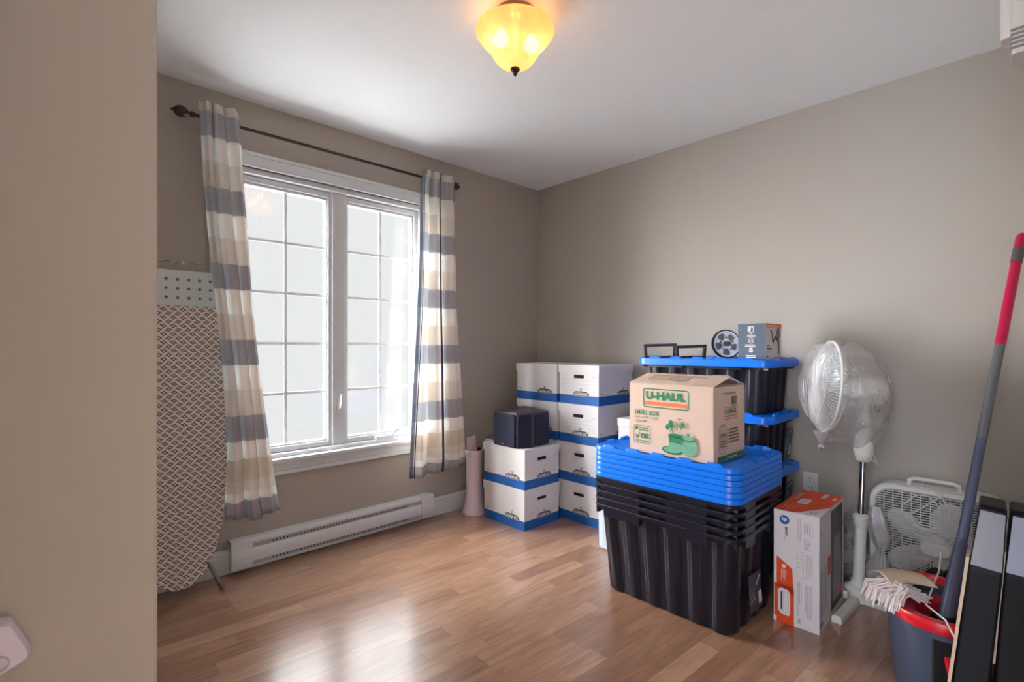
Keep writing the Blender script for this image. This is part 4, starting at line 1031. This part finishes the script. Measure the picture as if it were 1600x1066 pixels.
# ================================================================== BOX FAN
bf = thing('box_fan', 'white square box fan on the floor against the right wall', 'fan', (-.072, -2.537, 0))
BS, BD, BR = .485, .105, .085
def yzring(x, S_, r, zc=.265, n=8): return [(x, y, z + zc) for y, z in rrect(S_, .51 * S_ / BS, r, n)]
mb = MB(); mb.loft([yzring(-BD / 2 - .004, BS - .052, BR - .02), yzring(-BD / 2 - .010, BS - .040, BR - .015), yzring(-BD / 2 - .010, BS - .010, BR), yzring(-BD / 2, BS, BR), yzring(BD / 2, BS, BR), yzring(BD / 2 + .008, BS - .02, BR), yzring(BD / 2 + .004, BS - .05, BR - .02), yzring(-BD / 2 - .004, BS - .052, BR - .02)], cap0=False, cap1=False)
mb.obj('housing', WPLAST, bf, smooth=30)
GH = .51 * (BS - .05) / BS / 2
def inside_y(z):   # half width of the grille at height z above centre
    hw = (BS - .05) / 2; r = BR - .02; dz = abs(z) - (GH - r)
    return hw if dz <= 0 else hw - r + math.sqrt(max(0, r * r - dz * dz))
for xg, nm in ((-BD / 2 - .006, 'front_grille'), (BD / 2 + .002, 'back_grille')):
    mb = MB(); N = 42
    for k in range(N):
        z = -GH + 2 * GH * (k + .5) / N; w = inside_y(z); mb.box((xg - .0015, -w, .265 + z - (.0020 if xg < 0 else .0038)), (xg + .002, w, .265 + z + (.0020 if xg < 0 else .0038)))
    for k in range(1, 13):
        y = -(BS - .05) / 2 + (BS - .05) * k / 13; zz = GH - (0 if abs(y) < (BS - .05) / 2 - .065 else .03)
        mb.box((xg - .0035, y - .0015, .265 - zz), (xg - .0005, y + .0015, .265 + zz))
    gobj = mb.obj(nm, WPLAST if nm == 'front_grille' else mat('shaded_back_grille', (74, 64, 64), .7), bf)  # back grille coloured dark to stand for the shade inside the fan
    if nm == 'front_grille':
        mb = MB(); mb.loft([[(xg + dx, y * k, .265 + z * k - .004) for y, z in rrect(.105, .062, .0308, 10)] for dx, k in ((-.002, 1), (-.007, 1), (-.009, .93), (-.0075, .86), (-.0075, .5))]); mb.obj('centre_badge', WPLAST, gobj, smooth=30)
mb = MB()
for k in range(5):
    a0 = 2 * PI * k / 5 + .38; rings = []
    for r, w0, w1 in ((.03, -.03, .03), (.07, -.035, .06), (.12, -.035, .085), (.165, -.02, .085), (.195, .005, .07), (.205, .03, .05)):
        row = []
        for s_ in range(5):
            q = w0 + (w1 - w0) * s_ / 4; row.append((-.012 - .35 * (q - .02), r * math.cos(a0) - q * math.sin(a0), .262 + r * math.sin(a0) + q * math.cos(a0)))
        rings.append(row)
    mb.loft(rings, closed=False, cap0=False, cap1=False)
mb.obj('fan_blades', mat('translucent_white_blade', (232, 226, 226), .35), bf, smooth=True, solid=.002)
MB().lathe([(.05, -.04), (.055, .03), (.045, .04), (.001, .042)], 28, M=Matrix.Translation((0, 0, .262)) @ Matrix.Rotation(-PI / 2, 4, 'Y')).obj('motor', WPLAST, bf, smooth=True)
mb = MB(); mb.tube([(-.02, .10, .515), (-.02, .095, .545), (-.02, .075, .553), (-.02, -.055, .553), (-.02, -.075, .545), (-.02, -.08, .515)], [.010, .010, .009, .009, .010, .010], 12); mb.obj('carry_handle', WPLAST, bf, smooth=True)
MB().lathe([(.018, .518), (.018, .530), (.012, .536), (.001, .537)], 20, M=Matrix.Translation((-.005, -.130, 0))).obj('speed_knob', WPLAST, bf, smooth=True)
lp = [(-.070, .04, .55)]
for k in range(40):
    a0 = PI * .45 + 2 * PI * k / 39 * 1.75; rr_ = .115 - .0012 * k * (1.2 if k > 18 else .4); lp.append((-.073 - .0005 * k, .035 + rr_ * .75 * math.cos(a0), .415 + rr_ * math.sin(a0)))
lp += [(-.075, -.02, .50), (-.07, -.035, .535)]
MB().tube(lp, .0028, 6).obj('power_cord', WPLAST, bf, smooth=True)

# ================================================================== MOP BUCKET, MOP
BUX, BUY = -.782, -2.622; BA = math.atan2(.7247, .689)
bk = thing('mop_bucket', 'slate grey mop bucket with red rim and pedal', 'bucket', (BUX, BUY, 0), BA - R(28))
bk.scale = (1, 1, 1.12)
def egg(a_, b_, z, n=48, sh=0): return [(a_ * math.cos(2 * PI * k / n) + sh, b_ * math.sin(2 * PI * k / n) * (1 - .12 * math.cos(2 * PI * k / n)), z) for k in range(n)]
mb = MB(); mb.loft([egg(.165, .120, 0), egg(.172, .127, .008), egg(.196, .150, .25), egg(.188, .142, .25), egg(.165, .120, .015)], cap1=True); mb.obj('bucket_body', SLATE, bk, smooth=50)
mb = MB(); mb.loft([egg(.197, .151, .236), egg(.214, .166, .240), egg(.220, .171, .262), egg(.214, .166, .272), egg(.196, .150, .270), egg(.190, .144, .250)], cap0=False, cap1=False); mb.obj('rim', RED, bk, smooth=50)
MB().loft([egg(.206, .160, .222), egg(.208, .162, .238), egg(.190, .144, .238)], cap0=True, cap1=False).obj('rim_skirt', SLATE, bk, smooth=50)
mb = MB(); mb.loft([egg(.105, .125, .262, sh=-.075), egg(.100, .120, .269, sh=-.075), egg(.070, .085, .255, sh=-.07), egg(.055, .065, .16, sh=-.07)], cap0=False); mb.obj('wringer_basket', mat('dark_red_plastic', (170, 14, 34), .35), bk, smooth=50)
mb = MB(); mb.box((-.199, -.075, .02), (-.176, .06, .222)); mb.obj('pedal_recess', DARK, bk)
mb = MB(); mb.loft([[(x, y, z) for x, z in ((-.240, .140), (-.19, .170), (-.19, .188), (-.244, .156))] for y in (-.055, .035)]); mb.obj('foot_pedal', RED, bk, bevel=.003)
mb = MB(); mb.tube([(-.10, .168, .255), (-.04, .185, .235), (.06, .185, .235), (.12, .165, .255)], .004, 8); mb.obj('carry_handle', SLATE, bk)

mp_ = thing('mop', 'red and grey handled string mop standing in the bucket', 'mop', (-.893, -2.648, .285))
mb0, mt = Vector((0, 0, 0)), Vector((.873, -.155, 1.345))
def mpp(t): return tuple(mb0 + (mt - mb0) * t)
MB().tube([mpp(-.0), mpp(.10), mpp(.16)], [.021, .019, .0165], 20).obj('lower_sleeve', mat('dark_slate_sleeve', (58, 62, 84), .35), mp_, smooth=True)
MB().tube([mpp(.0), mpp(.655)], .0145, 20).obj('steel_pole', mat('grey_blue_pole', (96, 106, 136), .25, metal=.5), mp_, smooth=True)
MB().tube([mpp(.40), mpp(.655)], .0150, 20).obj('grey_pole_section', mat('grey_pole', (120, 122, 128), .25, metal=.5), mp_, smooth=True)
MB().tube([mpp(.650), mpp(.655), mpp(.94)], [.015, .0172, .0172], 20).obj('red_grip', CRIMSON, mp_, smooth=True)
MB().tube([mpp(.90), mpp(.945)], .0185, 20).obj('grey_band', mat('grey_band', (88, 88, 84), .5), mp_, smooth=True)
MB().tube([mpp(.945), mpp(.985), mpp(.995)], [.0172, .0172, .010], 20).obj('end_cap', CRIMSON, mp_, smooth=True)
mb = MB(); mb.box((-.035, -.022, -.012), (.035, .022, .012), M=Matrix.Rotation(R(-43), 4, 'Z')); mb.obj('mop_head_block', BLACKP, mp_, bevel=.004)
# strings: gathered over the left side of the rim
left = Vector((-.7247, .689, 0)); rnd = random.Random(11); mb = MB(); mc = MB()
for k in range(90):
    a_ = rnd.uniform(-.75, .55); dv = (left * math.cos(a_) + fw * math.sin(a_)).normalized()
    st = fw * rnd.uniform(.02, .12) + left * rnd.uniform(.00, .04); L_ = rnd.uniform(.105, .150) - abs(a_) * .02
    e = left * L_ + fw * (.085 + a_ * .11)
    q = [Vector(st) + Vector((0, 0, rnd.uniform(-.005, .02))), Vector(st) * .4 + e * .6 + Vector((0, 0, .022 + rnd.uniform(0, .022))), e + Vector((0, 0, .008 + rnd.uniform(-.010, .016))), e * 1.07 + Vector((0, 0, -.012 - rnd.uniform(0, .03)))]
    mb.tube(q, .0032, 5)
mb.v = [v + Vector((0, 0, .026)) + fw * .03 for v in mb.v]
mb.obj('mop_strings', mat('offwhite_cotton', (222, 208, 206), .9), mp_, smooth=True)
mb = MB(); mb.grid(lambda u, v: tuple(left * (.105 - .16 * u) + fw * (.06 + .12 * v + .03 * math.sin(3 * u)) + fw * .03 + Vector((0, 0, .040 + .045 * math.sin(PI * (.15 + .75 * v)) * (1 - .35 * u)))), 24, 14)
mb.obj('mop_cover', mat('cream_cotton', (206, 184, 160), .9, var=.15, vscale=90), mp_, smooth=True, solid=.004)
cb_ = MB(); P0 = Vector((-.55, -2.60, .33)); pts = [(-.55, -2.600, .385), (-.66, -2.605, .35), (-.80, -2.60, .325), (-.915, -2.600, .320), (-.985, -2.655, .318), (-1.06, -2.690, .290), (-1.105, -2.712, .17), (-1.08, -2.722, .09)]
tag(cb_.tube([tuple(Vector(p) - P0) for p in pts], .0028, 6).obj('white_cable', WPLAST, loc=P0, smooth=True), 'thin white cable trailing across the mop bucket rim', 'cable')

# black bag behind bucket
bg_ = thing('bag', 'soft black bag slumped between the mop bucket and the box fan', 'bag', (-.47, -2.60, 0))
mb = MB(); crumple(mb, (0, 0, .130), (.15, .135, .130), 21); crumple(mb, (.06, -.11, .19), (.055, .05, .19), 4); mb.obj('bag_body', BLACKF, bg_, smooth=True)
mb = MB(); mb.tube([(.0, -.09, .30), (.02, -.10, .42), (.04, -.11, .46), (.07, -.11, .43), (.07, -.11, .33)], .007, 8); mb.obj('strap', BLACKF, bg_, smooth=True)

# ================================================================== black folded panels leaning at the right
def panel(label, loc, rz, lean, hgt, kink, m_hi, wood0, wood1, depth=.15):
    t = thing('folded_panel', label, 'panel', loc, rz, 'black leaning panels')
    t.rotation_euler = (lean[0], lean[1], rz)
    mb = MB(); prof = [(0, 0), (0, kink), (.028, hgt - .008), (.036, hgt), (depth, hgt), (depth, 0)]
    wd = {0: .033, kink: .026}
    mb.loft([[(x, s_ * (.036 if z == 0 else .030 if z == kink else .024), z) for x, z in prof] for s_ in (-1, 1)])
    mb.obj('board', [BLACKP], t, bevel=.006, seg=3)
    def fx(z): return 0.028 * max(0, z - kink) / (hgt - kink)
    def hw(z): return .036 - .006 * min(1, z / kink) - .006 * max(0, (z - kink) / (hgt - kink))
    mb = MB(); mb.loft([[(fx(z) - .001, hw(z) + .0005, z), (fx(z) + .05, hw(z) + .0005, z), (fx(z) + .05, hw(z) + .0065, z), (fx(z) - .001, hw(z) + .0065, z)] for z in (wood0, (wood0 + wood1) / 2, wood1)])
    mb.obj('wood_edge', mat('pale_wood_edge', (206, 182, 156), .6), t)
    mb = MB(); mb.loft([[(fx(z) + d, y * (hw(z) - .003), z) for d, y in ((-.003, -1), (-.003, 1), (.001, 1), (.001, -1))] for z in (kink + .012, hgt - .012)])
    mb.obj('sheen_plate', m_hi, t)  # grey plate paints the light reflected by the sloped black top
    return t
GP = mat('grey_sheen_plate', (128, 126, 138), .4)
panel('black leaning panel with painted sheen and pale wood edge, just right of the mop handle', (-1.435, -2.708, 0), R(3), (R(5.4), R(1.5)), .785, .635, GP, .02, .66)
panel('black leaning panel with painted blue-grey sheen, at the right edge of the photo', (-1.405, -2.792, 0), R(3), (R(3.2), R(1.5)), .775, .625, mat('blue_sheen_plate', (150, 156, 176), .4), .42, .68)

# ================================================================== wall-mounted white unit top right, plug at left
wu = thing('door_chime', 'white ribbed plastic unit high on the near wall, top right corner', 'wall unit', (-1.25, -2.90, 1.99))
mb = MB(); mb.loft([[(x, y, z) for x, y in rrect(.10, .10, .010)] for z in (-.138, .16)], M=Matrix.Translation((-.02, .043, 0)))
mb.obj('cover', WPLAST, wu, smooth=30)
mb = MB()
for k in range(5): mb.box((-.0735, .005, -.126 + k * .0105), (-.0688, .0945, -.1215 + k * .0105))
mb.obj('vent_slot', mat('grey_slot', (150, 150, 152), .6), wu)
mb = MB(); mb.loft([[(x, y, z) for x, y in rrect(.06 * k, .115 * k, .012)] for z, k in ((-.062, .96), (-.058, 1), (.05, 1), (.062, .9))], M=Matrix.Translation((.062, .0595, .012))); mb.obj('side_housing', WPLAST, wu, smooth=30)

pg = thing('plug_adapter', 'white plug with ribbed cord end on the near left wall, lower left corner', 'plug', (-3.0405, -1.8505, .742))
Mp = Matrix.Rotation(R(-22), 4, 'Y')
LAV = mat('lavender_white_plastic', (214, 204, 222), .35)
mb = MB(); mb.loft([[(x * k, y, z * k) for x, z in rrect(.050, .066, .012)] for y, k in ((0, .96), (-.006, 1), (-.024, 1), (-.031, .9))], M=Mp); mb.obj('plug_body', LAV, pg, smooth=30)
mb = MB()
for k in range(7): mb.lathe([(.0085 - .0004 * k, k * .0046), (.0085 - .0004 * k, k * .0046 + .003), (.0058, k * .0046 + .003), (.0058, k * .0046 + .0046)], 14, M=Mp @ Matrix.Translation((.006, -.016, .032)))
mb.obj('strain_relief', LAV, pg)
mb = MB(); mb.lathe([(.011, -.031), (.011, -.033), (.009, -.034), (.009, -.033)], 20, M=Mp @ Matrix.Translation((-.006, 0, -.016)) @ Matrix.Rotation(PI / 2, 4, 'X') @ Matrix.Scale(-1, 4, (0, 0, 1)), cap0=False, cap1=False); mb.obj('button_ring', GREYINK, pg)
